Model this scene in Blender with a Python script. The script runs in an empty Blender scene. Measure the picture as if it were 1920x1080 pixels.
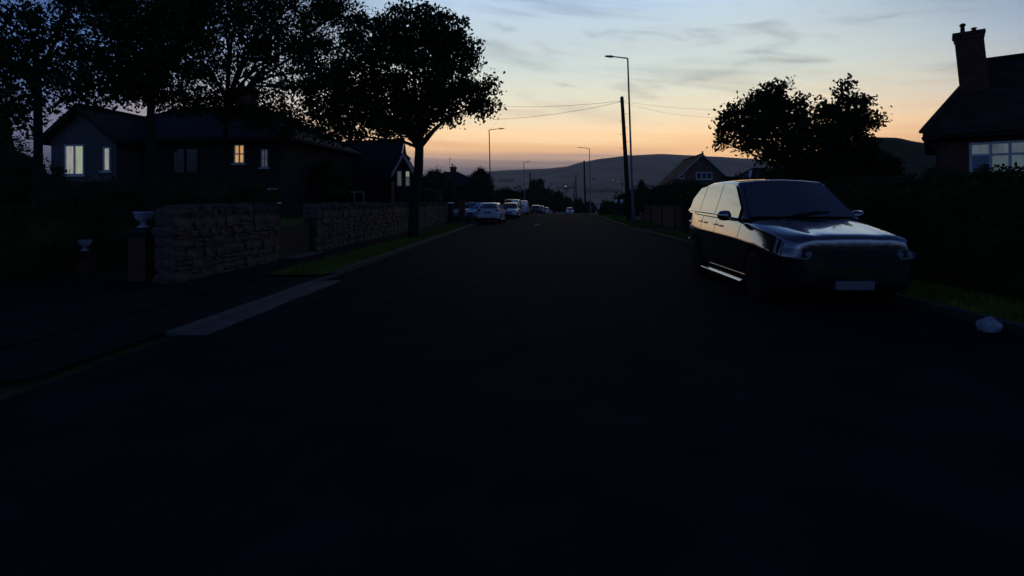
import bpy, bmesh, math, random
import numpy as np
from mathutils import Vector, Matrix

R = math.radians
sc = bpy.context.scene
C = bpy.context.collection

# ------------------------------------------------------------------ camera, sky, light, exposure
CAM_H, FPX, CX, CY = 1.5, 960.0, 1005.0, 380.0      # lens of the dash camera, in pixels of the 1920 wide photograph
cam_data = bpy.data.cameras.new('camera')
cam = bpy.data.objects.new('camera', cam_data)
C.objects.link(cam)
cam.location = (0, 0, CAM_H)
cam.rotation_euler = (R(90), 0, 0)
cam_data.sensor_width = 36.0
cam_data.lens = 18.0
cam_data.shift_x = -(CX - 960) / 1920
cam_data.shift_y = -(540 - CY) / 1920
cam_data.clip_start = 0.05
cam_data.clip_end = 20000
sc.camera = cam

SUN_AZ = 8.0          # degrees right of the road, where the sun has gone down
world = bpy.data.worlds.new('World')
sc.world = world
world.use_nodes = True
wt = world.node_tree
wt.nodes.clear()
def wn(t, **kw):
    n = wt.nodes.new(t)
    for k, v in kw.items():
        setattr(n, k, v)
    return n
def wm(op, a, b=None, c=None):
    n = wn('ShaderNodeMath', operation=op)
    for i, v in enumerate((a, b, c)):
        if v is None:
            continue
        if isinstance(v, (int, float)):
            n.inputs[i].default_value = v
        else:
            wt.links.new(v, n.inputs[i])
    return n.outputs[0]
def wramp(fac, stops, interp='LINEAR'):
    n = wn('ShaderNodeValToRGB')
    r = n.color_ramp
    r.interpolation = interp
    while len(r.elements) < len(stops):
        r.elements.new(0.5)
    for e, (p, col) in zip(r.elements, stops):
        e.position = p
        e.color = (*col, 1)
    wt.links.new(fac, n.inputs[0])
    return n.outputs[0]
def wmix(fac, a, b, mode='MIX'):
    n = wn('ShaderNodeMix', data_type='RGBA', blend_type=mode)
    if isinstance(fac, (int, float)):
        n.inputs[0].default_value = fac
    else:
        wt.links.new(fac, n.inputs[0])
    for i, v in ((6, a), (7, b)):
        if isinstance(v, tuple):
            n.inputs[i].default_value = (*v, 1)
        else:
            wt.links.new(v, n.inputs[i])
    return n.outputs[2]
def lin(r, g, b):
    def f(c):
        c /= 255.0
        return c / 12.92 if c <= 0.04045 else ((c + 0.055) / 1.055) ** 2.4
    return (f(r), f(g), f(b))
def wsmooth(v, lo, hi):
    n = wn('ShaderNodeMapRange', interpolation_type='SMOOTHSTEP')
    wt.links.new(v, n.inputs[0])
    n.inputs[1].default_value = lo
    n.inputs[2].default_value = hi
    return n.outputs[0]
tc = wn('ShaderNodeTexCoord')
sep = wn('ShaderNodeSeparateXYZ')
wt.links.new(tc.outputs['Generated'], sep.inputs[0])
sx, sy, sz = sep.outputs
az = wm('ARCTAN2', sx, sy)
el = wm('MULTIPLY', wm('ARCSINE', sz), 180 / math.pi)
caz = wm('COSINE', wm('SUBTRACT', az, R(SUN_AZ)))
# cloud fields: long thin streaks that sink to the right
def wnoise(kx, ky, tilt, scale, detail, seed, rough=0.55, dist=0.0):
    cmb = wn('ShaderNodeCombineXYZ')
    wt.links.new(wm('MULTIPLY', az, kx), cmb.inputs[0])
    wt.links.new(wm('ADD', wm('MULTIPLY', el, ky), wm('MULTIPLY', az, tilt)), cmb.inputs[1])
    cmb.inputs[2].default_value = seed
    n = wn('ShaderNodeTexNoise')
    wt.links.new(cmb.outputs[0], n.inputs['Vector'])
    n.inputs['Scale'].default_value = scale
    n.inputs['Detail'].default_value = detail
    n.inputs['Roughness'].default_value = rough
    n.inputs['Distortion'].default_value = dist
    return n.outputs[0]
n1 = wnoise(2.0, 0.30, 2.4, 1.0, 5, 3.7, 0.5, 0.3)
n2 = wnoise(5.0, 0.42, 3.0, 1.3, 6, 11.2, 0.55, 0.5)
n3 = wnoise(1.6, 1.4, 1.0, 1.0, 4, 7.9, 0.5, 0.2)
elw = wm('ADD', el, wm('MULTIPLY', wm('SUBTRACT', n3, 0.5), 2.2))
efac = wm('DIVIDE', wm('MAXIMUM', elw, 0.0), 60.0)
warm = wramp(efac, [
    (0.0, lin(84, 82, 94)), (3.6 / 60, lin(96, 93, 104)), (4.8 / 60, lin(168, 142, 134)),
    (6.0 / 60, lin(238, 188, 138)), (7.4 / 60, lin(250, 212, 164)), (9.4 / 60, lin(232, 213, 180)),
    (11.8 / 60, lin(220, 217, 196)), (14.5 / 60, lin(204, 214, 208)), (17.5 / 60, lin(192, 206, 210)),
    (22 / 60, lin(178, 202, 226)), (26 / 60, lin(128, 158, 200)), (32 / 60, lin(48, 78, 132)),
    (42 / 60, lin(17, 33, 70)), (1.0, lin(10, 21, 50))])
cold = wramp(efac, [
    (0.0, lin(30, 36, 50)), (6 / 60, lin(66, 84, 124)), (14 / 60, lin(82, 114, 170)),
    (26 / 60, lin(28, 54, 112)), (42 / 60, lin(14, 28, 62)), (1.0, lin(10, 21, 50))])
wlo = wm('ADD', 0.43, wm('MULTIPLY', wm('MINIMUM', wm('MAXIMUM', el, 0.0), 30.0), 0.015))     # the glow narrows with height
wt01 = wn('ShaderNodeClamp')
wt.links.new(wm('DIVIDE', wm('SUBTRACT', caz, wlo), wm('SUBTRACT', 0.99, wlo)), wt01.inputs[0])
wgt = wsmooth(wt01.outputs[0], 0.0, 1.0)
sky = wmix(wgt, cold, warm)
# the low glow stays bright right down to the hill on the sunset's side
low = wm('MULTIPLY', wm('SUBTRACT', 1.0, wsmooth(el, 5.0, 8.5)), wsmooth(az, 0.10, 0.36))
low = wm('MULTIPLY', low, wsmooth(caz, 0.3, 0.95))
low = wm('MULTIPLY', low, wm('SUBTRACT', 1.0, wsmooth(az, 0.50, 0.75)))
sky = wmix(low, sky, lin(246, 196, 140))
streak = wsmooth(n1, 0.50, 0.74)
wisps = wsmooth(n2, 0.54, 0.76)
band = wm('MULTIPLY', wsmooth(el, 7.0, 12.0), wm('SUBTRACT', 1.0, wsmooth(el, 26.0, 45.0)))
sky = wmix(wm('MULTIPLY', wm('MULTIPLY', streak, band), 0.95), sky, wmix(1.0, sky, (0.55, 0.57, 0.60), 'MULTIPLY'))
sky = wmix(wm('MULTIPLY', wm('MULTIPLY', wisps, band), 0.7), sky, wmix(1.0, sky, (0.62, 0.62, 0.66), 'MULTIPLY'))
lowstreak = wm('MULTIPLY', wsmooth(wnoise(1.2, 1.1, 3.0, 1.2, 4, 21.0, 0.5, 0.2), 0.5, 0.72), wm('SUBTRACT', 1.0, wsmooth(el, 8.0, 13.0)))
sky = wmix(wm('MULTIPLY', lowstreak, 0.4), sky, wmix(1.0, sky, (0.78, 0.70, 0.72), 'MULTIPLY'))
nishita = wn('ShaderNodeTexSky')
nishita.sky_type = 'NISHITA'
nishita.sun_disc = False
nishita.sun_elevation = R(-2.0)
nishita.sun_rotation = R(SUN_AZ)
nishita.altitude = 150
sky = wmix(1.0, sky, wmix(1.0, nishita.outputs[0], (0.03, 0.03, 0.03), 'MULTIPLY'), 'ADD')
# nothing shines from below the horizon
sky = wmix(wsmooth(el, -2.0, -0.2), (0.004, 0.004, 0.005), sky)
bg = wn('ShaderNodeBackground')
bg.inputs[1].default_value = 1.0
gain = wm('ADD', 1.27, wm('MULTIPLY', wm('SUBTRACT', 1.0, wsmooth(el, 3.0, 16.0)), 0.36))
gainc = wn('ShaderNodeCombineColor')
for k in range(3):
    wt.links.new(gain, gainc.inputs[k])
sky = wmix(1.0, sky, gainc.outputs[0], 'MULTIPLY')
wt.links.new(sky, bg.inputs[0])
wout = wn('ShaderNodeOutputWorld')
wt.links.new(bg.outputs[0], wout.inputs[0])

sun_data = bpy.data.lights.new('sun', 'SUN')        # the last afterglow, grazing over the hill
sun_data.energy = 0.02
sun_data.angle = R(14)
sun_data.color = (1.0, 0.72, 0.48)
sun = bpy.data.objects.new('sun', sun_data)
C.objects.link(sun)
sun_dir = Vector((math.sin(R(SUN_AZ)) * math.cos(R(7)), math.cos(R(SUN_AZ)) * math.cos(R(7)), math.sin(R(7))))
sun.rotation_euler = sun_dir.to_track_quat('Z', 'Y').to_euler()

sc.view_settings.view_transform = 'Standard'
sc.view_settings.look = 'None'
sc.view_settings.exposure = 0.0
sc.view_settings.gamma = 1.0
sc.view_settings.use_curve_mapping = False
sc.render.engine = 'CYCLES'
sc.cycles.use_denoising = True
sc.cycles.max_bounces = 4
sc.cycles.diffuse_bounces = 2
sc.cycles.caustics_reflective = False
sc.cycles.caustics_refractive = False

# ------------------------------------------------------------------ helpers
def at(px, py, Y):
    """point seen at that pixel of the photograph, Y metres ahead"""
    return Vector(((px - CX) / FPX * Y, Y, CAM_H - (py - CY) / FPX * Y))

MATS = {}
def mat(name, col, rough=0.7, spec=0.3, var=0.25, scale=6.0, bump=0.0, bscale=None, metal=0.0, coat=0.0, emit=None, es=0.0, stretch=None, ior=None):
    if name in MATS:
        return MATS[name]
    m = bpy.data.materials.new(name)
    m.use_nodes = True
    nt = m.node_tree
    p = nt.nodes['Principled BSDF']
    p.inputs['Roughness'].default_value = rough
    p.inputs['Specular IOR Level'].default_value = spec
    p.inputs['Metallic'].default_value = metal
    p.inputs['Coat Weight'].default_value = coat
    p.inputs['Coat Roughness'].default_value = 0.03
    tcn = nt.nodes.new('ShaderNodeTexCoord')
    vec = tcn.outputs['Object']
    if stretch:
        mp = nt.nodes.new('ShaderNodeMapping')
        mp.inputs['Scale'].default_value = stretch
        nt.links.new(vec, mp.inputs[0])
        vec = mp.outputs[0]
    nz = nt.nodes.new('ShaderNodeTexNoise')
    nz.inputs['Scale'].default_value = scale
    nz.inputs['Detail'].default_value = 6
    nt.links.new(vec, nz.inputs['Vector'])
    rp = nt.nodes.new('ShaderNodeValToRGB')
    rp.color_ramp.elements[0].position = 0.3
    rp.color_ramp.elements[1].position = 0.7
    rp.color_ramp.elements[0].color = (*[c * (1 - var) for c in col], 1)
    rp.color_ramp.elements[1].color = (*[min(1, c * (1 + var)) for c in col], 1)
    nt.links.new(nz.outputs[0], rp.inputs[0])
    nt.links.new(rp.outputs[0], p.inputs['Base Color'])
    if bump:
        nb = nt.nodes.new('ShaderNodeTexNoise')
        nb.inputs['Scale'].default_value = bscale or scale * 4
        nb.inputs['Detail'].default_value = 5
        nt.links.new(vec, nb.inputs['Vector'])
        bm_ = nt.nodes.new('ShaderNodeBump')
        bm_.inputs['Strength'].default_value = bump
        bm_.inputs['Distance'].default_value = 0.02
        nt.links.new(nb.outputs[0], bm_.inputs['Height'])
        nt.links.new(bm_.outputs[0], p.inputs['Normal'])
    if emit:
        er = nt.nodes.new('ShaderNodeValToRGB')
        er.color_ramp.elements[0].position = 0.32
        er.color_ramp.elements[1].position = 0.68
        er.color_ramp.elements[0].color = (*[c * 0.62 for c in emit], 1)
        er.color_ramp.elements[1].color = (*[c * 1.12 for c in emit], 1)
        en = nt.nodes.new('ShaderNodeTexNoise')
        en.inputs['Scale'].default_value = 2.2
        en.inputs['Detail'].default_value = 3
        emp = nt.nodes.new('ShaderNodeMapping')
        emp.inputs['Scale'].default_value = (3.5, 1, 0.5)      # folds of a curtain
        nt.links.new(tcn.outputs['Object'], emp.inputs[0])
        nt.links.new(emp.outputs[0], en.inputs['Vector'])
        nt.links.new(en.outputs[0], er.inputs[0])
        nt.links.new(er.outputs[0], p.inputs['Emission Color'])
        p.inputs['Emission Strength'].default_value = es
    if ior:
        p.inputs['IOR'].default_value = ior
        p.inputs['Coat IOR'].default_value = ior
    MATS[name] = m
    return m

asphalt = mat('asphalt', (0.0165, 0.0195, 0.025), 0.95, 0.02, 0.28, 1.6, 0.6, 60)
tarmac = mat('footway tarmac', (0.024, 0.025, 0.028), 0.95, 0.02, 0.3, 2.0, 0.5, 50)
granite_m = mat('mossy kerb stone', (0.06, 0.062, 0.058), 0.9, 0.1, 0.4, 4.0, 0.4, 40)
concrete = mat('kerb concrete', (0.085, 0.09, 0.098), 0.8, 0.25, 0.2, 5.0, 0.3, 40)
grass_m = mat('grass', (0.10, 0.16, 0.026), 0.9, 0.1, 0.4, 3.0, 0.6, 25)
blade_m = mat('grass blades', (0.11, 0.175, 0.026), 0.9, 0.1, 0.35, 2.0)
soil_m = mat('garden ground', (0.035, 0.045, 0.018), 0.95, 0.1, 0.4, 2.0, 0.6, 20)
stone_m = mat('wall stone', (0.105, 0.082, 0.062), 0.9, 0.15, 0.45, 2.6, 0.7, 22)
mortar_m = mat('mortar', (0.06, 0.054, 0.046), 0.95, 0.1, 0.3, 6.0, 0.5, 30)
pebble_m = mat('dark pebbledash', (0.042, 0.040, 0.037), 0.95, 0.1, 0.25, 3.0, 0.5, 60)
farwall_m = mat('far house wall', (0.30, 0.29, 0.27), 0.9, 0.1, 0.1, 2.0)
render_m = mat('pale render', (0.12, 0.12, 0.115), 0.9, 0.15, 0.12, 3.0, 0.3, 50)
brick_m = mat('dark brick', (0.10, 0.052, 0.038), 0.9, 0.15, 0.3, 5.0, 0.4, 40)
slate_m = mat('roof slate', (0.03, 0.03, 0.033), 0.85, 0.15, 0.3, 3.0, 0.4, 14)
tile_m = mat('roof tile', (0.05, 0.032, 0.026), 0.9, 0.12, 0.35, 2.2, 0.6, 10)
white_m = mat('white paint', (0.72, 0.73, 0.72), 0.45, 0.4, 0.05, 4.0)
upvc_m = mat('window frame plastic', (0.55, 0.57, 0.58), 0.4, 0.4, 0.05, 4.0)
dark_m = mat('dark timber', (0.035, 0.028, 0.022), 0.8, 0.2, 0.4, 3.0, 0.5, 18, stretch=(6, 6, 1))
bark_m = mat('bark', (0.032, 0.027, 0.022), 0.95, 0.1, 0.4, 5.0, 0.9, 16, stretch=(3, 3, 0.6))
leaf_m = mat('tree leaves', (0.038, 0.055, 0.018), 0.85, 0.08, 0.4, 1.6)
leaf2_m = mat('hedge leaves', (0.030, 0.048, 0.016), 0.85, 0.08, 0.4, 1.8)
leaf3_m = mat('dark leaves', (0.030, 0.044, 0.018), 0.85, 0.08, 0.4, 1.8)
steel_m = mat('galvanised steel', (0.16, 0.165, 0.17), 0.55, 0.3, 0.2, 5.0, 0.1, 30, metal=0.3)
pole_m = mat('creosoted timber', (0.045, 0.034, 0.026), 0.9, 0.12, 0.35, 5.0, 0.6, 14, stretch=(4, 4, 0.4))
wire_m = mat('wire', (0.02, 0.02, 0.02), 0.7, 0.2, 0.1)
glass_m = mat('dark window glass', (0.010, 0.012, 0.014), 0.05, 0.5, 0.1, 1.0)
carglass_m = mat('tinted car glass', (0.006, 0.007, 0.009), 0.03, 0.5, 0.1, 1.0, coat=1.0, ior=2.3)
blackpaint_m = mat('black car paint', (0.006, 0.006, 0.008), 0.12, 0.5, 0.1, 3.0, coat=1.0, ior=2.3)
silver_m = mat('silver car paint', (0.42, 0.44, 0.48), 0.26, 0.5, 0.03, 3.0, metal=0.55, coat=1.0)
whitecar_m = mat('white car paint', (0.74, 0.75, 0.78), 0.3, 0.5, 0.03, 3.0, coat=1.0)
blue_m = mat('pale blue car paint', (0.30, 0.36, 0.48), 0.28, 0.5, 0.04, 3.0, metal=0.4, coat=1.0)
grey_m = mat('dark grey car paint', (0.06, 0.065, 0.07), 0.24, 0.5, 0.05, 3.0, metal=0.4, coat=1.0)
plastic_m = mat('black plastic', (0.012, 0.012, 0.013), 0.6, 0.3, 0.2, 10.0)
rubber_m = mat('tyre rubber', (0.014, 0.014, 0.014), 0.9, 0.1, 0.2, 8.0)
alloy_m = mat('alloy wheel', (0.35, 0.35, 0.36), 0.35, 0.5, 0.05, 5.0, metal=0.8)
chrome_m = mat('bright trim', (0.6, 0.6, 0.62), 0.15, 0.5, 0.03, 5.0, metal=1.0)
lens_m = mat('smoked lamp lens', (0.02, 0.024, 0.032), 0.05, 0.5, 0.1, 5.0, coat=1.0, ior=1.7)
lamp_m = mat('headlamp lens', (0.20, 0.22, 0.26), 0.05, 0.6, 0.05, 5.0, coat=1.0)
tail_m = mat('tail lamp lens', (0.16, 0.012, 0.014), 0.12, 0.5, 0.1, 8.0, coat=1.0)
plate_m = mat('number plate', (0.14, 0.15, 0.16), 0.45, 0.4, 0.06, 20.0)
urn_m = mat('cast stone urn', (0.32, 0.36, 0.40), 0.85, 0.2, 0.3, 14.0, 0.3, 30)
paintmark_m = mat('worn road paint', (0.55, 0.55, 0.53), 0.8, 0.2, 0.35, 9.0)
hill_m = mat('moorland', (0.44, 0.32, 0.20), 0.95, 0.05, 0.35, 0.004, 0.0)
field_m = mat('pale field', (0.17, 0.15, 0.10), 0.95, 0.05, 0.3, 0.01)
litgreen_m = mat('lit blind', (0.5, 0.5, 0.45), 0.6, 0.2, 0.03, 3.0, emit=lin(186, 196, 158), es=0.62)
skywarm_m = mat('sky glow pane', (0.5, 0.45, 0.4), 0.6, 0.2, 0.03, 3.0, emit=lin(255, 196, 120), es=0.5)  # emission stands in for the sunset sky seen through the house
litpale_m = mat('lit pale pane', (0.5, 0.5, 0.48), 0.6, 0.2, 0.03, 3.0, emit=lin(210, 206, 190), es=0.45)
glowgrey_m = mat('glowing grey pane', (0.3, 0.32, 0.32), 0.5, 0.2, 0.05, 3.0, emit=lin(112, 128, 128), es=0.38)  # grey panes with a faint glow of their own
glowblue_m = mat('glowing blue pane', (0.05, 0.06, 0.08), 0.3, 0.3, 0.05, 3.0, emit=lin(20, 36, 60), es=0.5)  # dark blue pane, faintly glowing
glowpale_m = mat('dim pale pane', (0.3, 0.3, 0.3), 0.4, 0.3, 0.05, 3.0, emit=lin(120, 118, 110), es=0.35)
litwhite_m = mat('lit far window', (0.5, 0.5, 0.5), 0.5, 0.2, 0.0, 3.0, emit=lin(255, 236, 205), es=0.9)

class MB:
    def __init__(s):
        s.v, s.f = [], []
    def add(s, vs, fs):
        n = len(s.v)
        s.v += [tuple(p) for p in vs]
        s.f += [tuple(i + n for i in f) for f in fs]
        return s
    def box(s, x0, x1, y0, y1, z0, z1):
        return s.add([(x0, y0, z0), (x1, y0, z0), (x1, y1, z0), (x0, y1, z0), (x0, y0, z1), (x1, y0, z1), (x1, y1, z1), (x0, y1, z1)],
                     [(0, 3, 2, 1), (4, 5, 6, 7), (0, 1, 5, 4), (1, 2, 6, 5), (2, 3, 7, 6), (3, 0, 4, 7)])
    def prism(s, pts, vec):
        """closed polygon pts pushed along vec"""
        n = len(pts)
        vec = Vector(vec)
        a = [Vector(p) for p in pts]
        return s.add(a + [p + vec for p in a], [tuple(reversed(range(n))), tuple(range(n, 2 * n))] + [(i, (i + 1) % n, n + (i + 1) % n, n + i) for i in range(n)])
    def bar(s, a, b, w, h=None, up=(0, 0, 1)):
        a, b = Vector(a), Vector(b)
        h = h or w
        d = (b - a).normalized()
        u = Vector(up)
        if abs(d.dot(u)) > 0.97:
            u = Vector((0, 1, 0))
        x = d.cross(u).normalized() * w / 2
        y = x.cross(d).normalized() * h / 2
        ps = [a - x - y, a + x - y, a + x + y, a - x + y]
        return s.prism(ps, b - a)
    def tube(s, pts, rad, n=7, cap=True):
        pts = [Vector(p) for p in pts]
        rings = []
        prev = None
        base = len(s.v)
        for i, p in enumerate(pts):
            d = (pts[min(i + 1, len(pts) - 1)] - pts[max(i - 1, 0)])
            if d.length < 1e-9:
                d = Vector((0, 0, 1))
            d.normalize()
            if prev is None:
                u = d.orthogonal().normalized()
            else:
                u = (prev - d * prev.dot(d))
                u = u.normalized() if u.length > 1e-6 else d.orthogonal().normalized()
            prev = u
            w = d.cross(u)
            r = rad[i] if isinstance(rad, (list, tuple)) else rad
            for k in range(n):
                a = 2 * math.pi * k / n
                s.v.append(tuple(p + u * (r * math.cos(a)) + w * (r * math.sin(a))))
        for i in range(len(pts) - 1):
            for k in range(n):
                a, b = base + i * n + k, base + i * n + (k + 1) % n
                s.f.append((a, b, b + n, a + n))
        if cap:
            s.f.append(tuple(base + k for k in reversed(range(n))))
            s.f.append(tuple(base + (len(pts) - 1) * n + k for k in range(n)))
        return s
    def lathe(s, prof, n=16, o=(0, 0, 0), axis='z'):
        base = len(s.v)
        for (r, z) in prof:
            for k in range(n):
                a = 2 * math.pi * k / n
                if axis == 'z':
                    s.v.append((o[0] + r * math.cos(a), o[1] + r * math.sin(a), o[2] + z))
                else:
                    s.v.append((o[0] + z, o[1] + r * math.cos(a), o[2] + r * math.sin(a)))
        for i in range(len(prof) - 1):
            for k in range(n):
                a, b = base + i * n + k, base + i * n + (k + 1) % n
                s.f.append((a, b, b + n, a + n))
        s.f.append(tuple(base + k for k in reversed(range(n))))
        s.f.append(tuple(base + (len(prof) - 1) * n + k for k in range(n)))
        return s
    def mesh(s, name, smooth=False):
        me = bpy.data.meshes.new(name)
        me.from_pydata(s.v, [], s.f)
        bm = bmesh.new()
        bm.from_mesh(me)
        bmesh.ops.recalc_face_normals(bm, faces=bm.faces)
        bm.to_mesh(me)
        bm.free()
        if smooth:
            me.shade_smooth()
        return me
    def build(s, name, m, parent=None, smooth=False, bevel=0.0):
        o = bpy.data.objects.new(name, s.mesh(name, smooth))
        o.data.materials.append(m)
        C.objects.link(o)
        if parent:
            o.parent = parent
        if bevel:
            md = o.modifiers.new('bevel', 'BEVEL')
            md.width = bevel
            md.segments = 2
            md.limit_method = 'ANGLE'
        return o

def tag(o, label, cat, group=None):
    o['label'] = label
    o['category'] = cat
    if group:
        o['group'] = group
    return o
def thing(name, label, cat, loc=(0, 0, 0), rz=0.0, group=None):
    o = bpy.data.objects.new(name, None)
    C.objects.link(o)
    o.empty_display_size = 0.2
    o.location = loc
    o.rotation_euler = (0, 0, rz)
    return tag(o, label, cat, group)
def struct(o):
    o['kind'] = 'structure'
    return o
def quads_mesh(name, V, m, parent=None, k=4):
    """V: (n, k, 3) array of polygons"""
    n = V.shape[0]
    me = bpy.data.meshes.new(name)
    me.vertices.add(n * k)
    me.vertices.foreach_set('co', V.reshape(-1).astype(np.float32))
    me.loops.add(n * k)
    me.loops.foreach_set('vertex_index', np.arange(n * k, dtype=np.int32))
    me.polygons.add(n)
    me.polygons.foreach_set('loop_start', np.arange(0, n * k, k, dtype=np.int32))
    me.update()
    me.validate()
    o = bpy.data.objects.new(name, me)
    me.materials.append(m)
    C.objects.link(o)
    if parent:
        o.parent = parent
    return o

# ------------------------------------------------------------------ terrain
def ground_z(Y):
    if Y < 45:
        return 0.0
    if Y < 160:
        return -0.000222 * (Y - 45) ** 2
    z160, s = -0.000222 * 115 ** 2, -2 * 0.000222 * 115
    return max(z160 + s * (Y - 160), -62.0)
def kerb_l(Y):
    t = max(0.0, Y - 36)
    return -4.02 + 0.07 * (t - 8 * (1 - math.exp(-t / 8)))
def kerb_r(Y):
    t = max(0.0, Y - 24)
    return 5.42 + 0.046 * (t - 6 * (1 - math.exp(-t / 6)))
def sheet(name, xs_of_y, Ys, dz, m, parent=None):
    """a strip following the ground; xs_of_y(Y) gives its lateral stations"""
    mb = MB()
    vs, fs = [], []
    n = None
    for Y in Ys:
        xs = xs_of_y(Y)
        n = len(xs)
        vs += [(x, Y, ground_z(Y) + dz) for x in xs]
    for i in range(len(Ys) - 1):
        for k in range(n - 1):
            a = i * n + k
            fs.append((a, a + 1, a + n + 1, a + n))
    return mb.add(vs, fs).build(name, m, parent, smooth=True)
Yall = list(range(-40, 46, 5)) + list(range(48, 165, 4)) + [180, 210, 260, 330, 420, 540, 700, 900, 1200, 1500, 1900]
xw = [-1800, -900, -420, -200, -100, -60, -30, -15, -6, 0, 6, 15, 30, 60, 100, 200, 420, 900, 1800]
struct(sheet('ground', lambda Y: xw, Yall, 0.0, soil_m))
Yroad = [y for y in Yall if y <= 700]
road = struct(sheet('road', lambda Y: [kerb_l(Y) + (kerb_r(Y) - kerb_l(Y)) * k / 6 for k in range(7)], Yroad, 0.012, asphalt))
mk = MB()
c0 = at(1001, 421.2, 34.5)
mk.add([(c0.x, 33.4, 0.018), (c0.x + 0.13, 33.4, 0.018), (c0.x + 0.42, 35.0, 0.018), (c0.x + 0.29, 35.0, 0.018)], [(0, 1, 2, 3)])
mk.build('road_marking', paintmark_m, road)

# verges and footways
Yv = [y for y in range(11, 34)]
vl = struct(sheet('grass_verge', lambda Y: [-5.3, -4.7, -4.2], [10.2] + Yv, 0.07, grass_m))
Yfar = [48 + 4 * k for k in range(26)]
struct(sheet('grass_verge', lambda Y: [kerb_l(Y) - 2.0, kerb_l(Y) - 0.16], Yfar, 0.07, grass_m))
fp = struct(sheet('footway', lambda Y: [-6.42, -5.28], [-20, 0, 5, 10, 20, 30, 33], 0.06, tarmac))
struct(sheet('driveway_crossing', lambda Y: [-9.5, -7, -5.3, -4.17], [4.2, 6, 8, 10.0], 0.05, tarmac))
struct(sheet('driveway_crossing', lambda Y: [-9.0, -6, kerb_l(Y) - 0.16], [33.2, 36, 40, 46], 0.05, tarmac))
vr = struct(sheet('grass_verge', lambda Y: [kerb_r(Y) + 0.16, kerb_r(Y) + 0.8, kerb_r(Y) + 1.5], list(range(2, 26)), 0.07, grass_m))
struct(sheet('grass_verge', lambda Y: [kerb_r(Y) + 0.16, kerb_r(Y) + 1.0, kerb_r(Y) + 2.4], [30, 32, 34, 36, 38, 40, 42, 45, 50, 56, 64, 74, 86, 100], 0.07, grass_m))
struct(sheet('driveway_crossing', lambda Y: [kerb_r(Y) + 0.16, kerb_r(Y) + 2.6], [25.2, 27, 29.8], 0.05, tarmac))

# kerb stones
stone_bm = MB().box(-0.07, 0.07, -0.45, 0.45, -0.1, 0.115)
kme = stone_bm.mesh('kerb_stone')
kme.materials.append(granite_m)
kme2 = stone_bm.mesh('kerb_stone')
kme2.materials.append(concrete)
def kerb(name, fx, side, drop):
    root = bpy.data.objects.new(name, None)
    C.objects.link(root)
    root['kind'] = 'structure'
    Y = 6.2 if side < 0 else 3.0
    rng = random.Random(5 + side)
    while Y < 60:
        o = bpy.data.objects.new('kerb_stone', kme2 if side < 0 and 4.4 < Y < 9.6 else kme)
        C.objects.link(o)
        o.parent = root
        lowered = any(a < Y < b for a, b in drop)
        o.location = (fx(Y) + side * 0.07, Y, ground_z(Y) + (-0.06 if lowered else 0) + rng.uniform(-0.004, 0.004))
        o.rotation_euler = (0, 0, -math.atan2(fx(Y + 1) - fx(Y - 1), 2) + rng.uniform(-0.006, 0.006))
        Y += 0.915
    vs, fs = [], []
    mb = MB()
    ys = [60 + 4 * k for k in range(24)]
    for a, b in zip(ys, ys[1:]):
        mb.prism([(fx(a), a, ground_z(a) - 0.1), (fx(a) + side * 0.14, a, ground_z(a) - 0.1), (fx(a) + side * 0.14, a, ground_z(a) + 0.115), (fx(a), a, ground_z(a) + 0.115)],
                 (fx(b) - fx(a), b - a, ground_z(b) - ground_z(a)))
    o = mb.build('far_kerb', granite_m, root)
    o['kind'] = 'stuff'
kerb('kerb', kerb_l, -1, [(4.4, 9.9), (33, 46)])
kerb('kerb', kerb_r, 1, [(25, 30)])
# pale concrete channel in front of the lowered kerb on the left
ch = MB()
for k in range(5):
    y0 = 5.75 + k * 0.80
    ch.box(-4.015, -3.70 + 0.012 * math.sin(k * 2.3), y0, y0 + 0.785, 0.0, 0.020 + 0.002 * (k % 2))
struct(ch.build('gutter_channel', concrete))

# grass blades on the verges: nobody could count them
def blades(name, label, fx0, fx1, y0, y1, n, hgt, seed, z=0.07):
    rg = np.random.default_rng(seed)
    Y = rg.uniform(y0, y1, n)
    t = rg.uniform(0, 1, n)
    X = np.array([fx0(a) + (fx1(a) - fx0(a)) * b for a, b in zip(Y, t)])
    Z = np.array([ground_z(a) for a in Y]) + z
    h = hgt * rg.uniform(0.5, 1.3, n)
    a = rg.uniform(0, 2 * np.pi, n)
    w = 0.007 * rg.uniform(0.7, 1.6, n) * (1 + Y / 25)
    V = np.zeros((n, 3, 3))
    V[:, 0] = np.stack([X - w * np.cos(a), Y - w * np.sin(a), Z], 1)
    V[:, 1] = np.stack([X + w * np.cos(a), Y + w * np.sin(a), Z], 1)
    V[:, 2] = np.stack([X + rg.normal(0, 0.4, n) * h, Y + rg.normal(0, 0.4, n) * h, Z + h], 1)
    o = quads_mesh(name, V, blade_m, k=3)
    o['kind'] = 'stuff'
    return tag(o, label, 'grass')
blades('verge_grass', 'short green grass on the verge beside the stone wall', lambda y: -5.28, lambda y: -4.2, 10.3, 33, 26000, 0.07, 1)
blades('verge_grass', 'dim short grass on the verge beside the black car', lambda y: kerb_r(y) + 0.18, lambda y: kerb_r(y) + 1.45, 3, 25, 22000, 0.08, 2)
blades('verge_grass', 'green grass verge below the tall telegraph pole', lambda y: kerb_r(y) + 0.18, lambda y: kerb_r(y) + 2.3, 30, 62, 22000, 0.09, 3)

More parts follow.
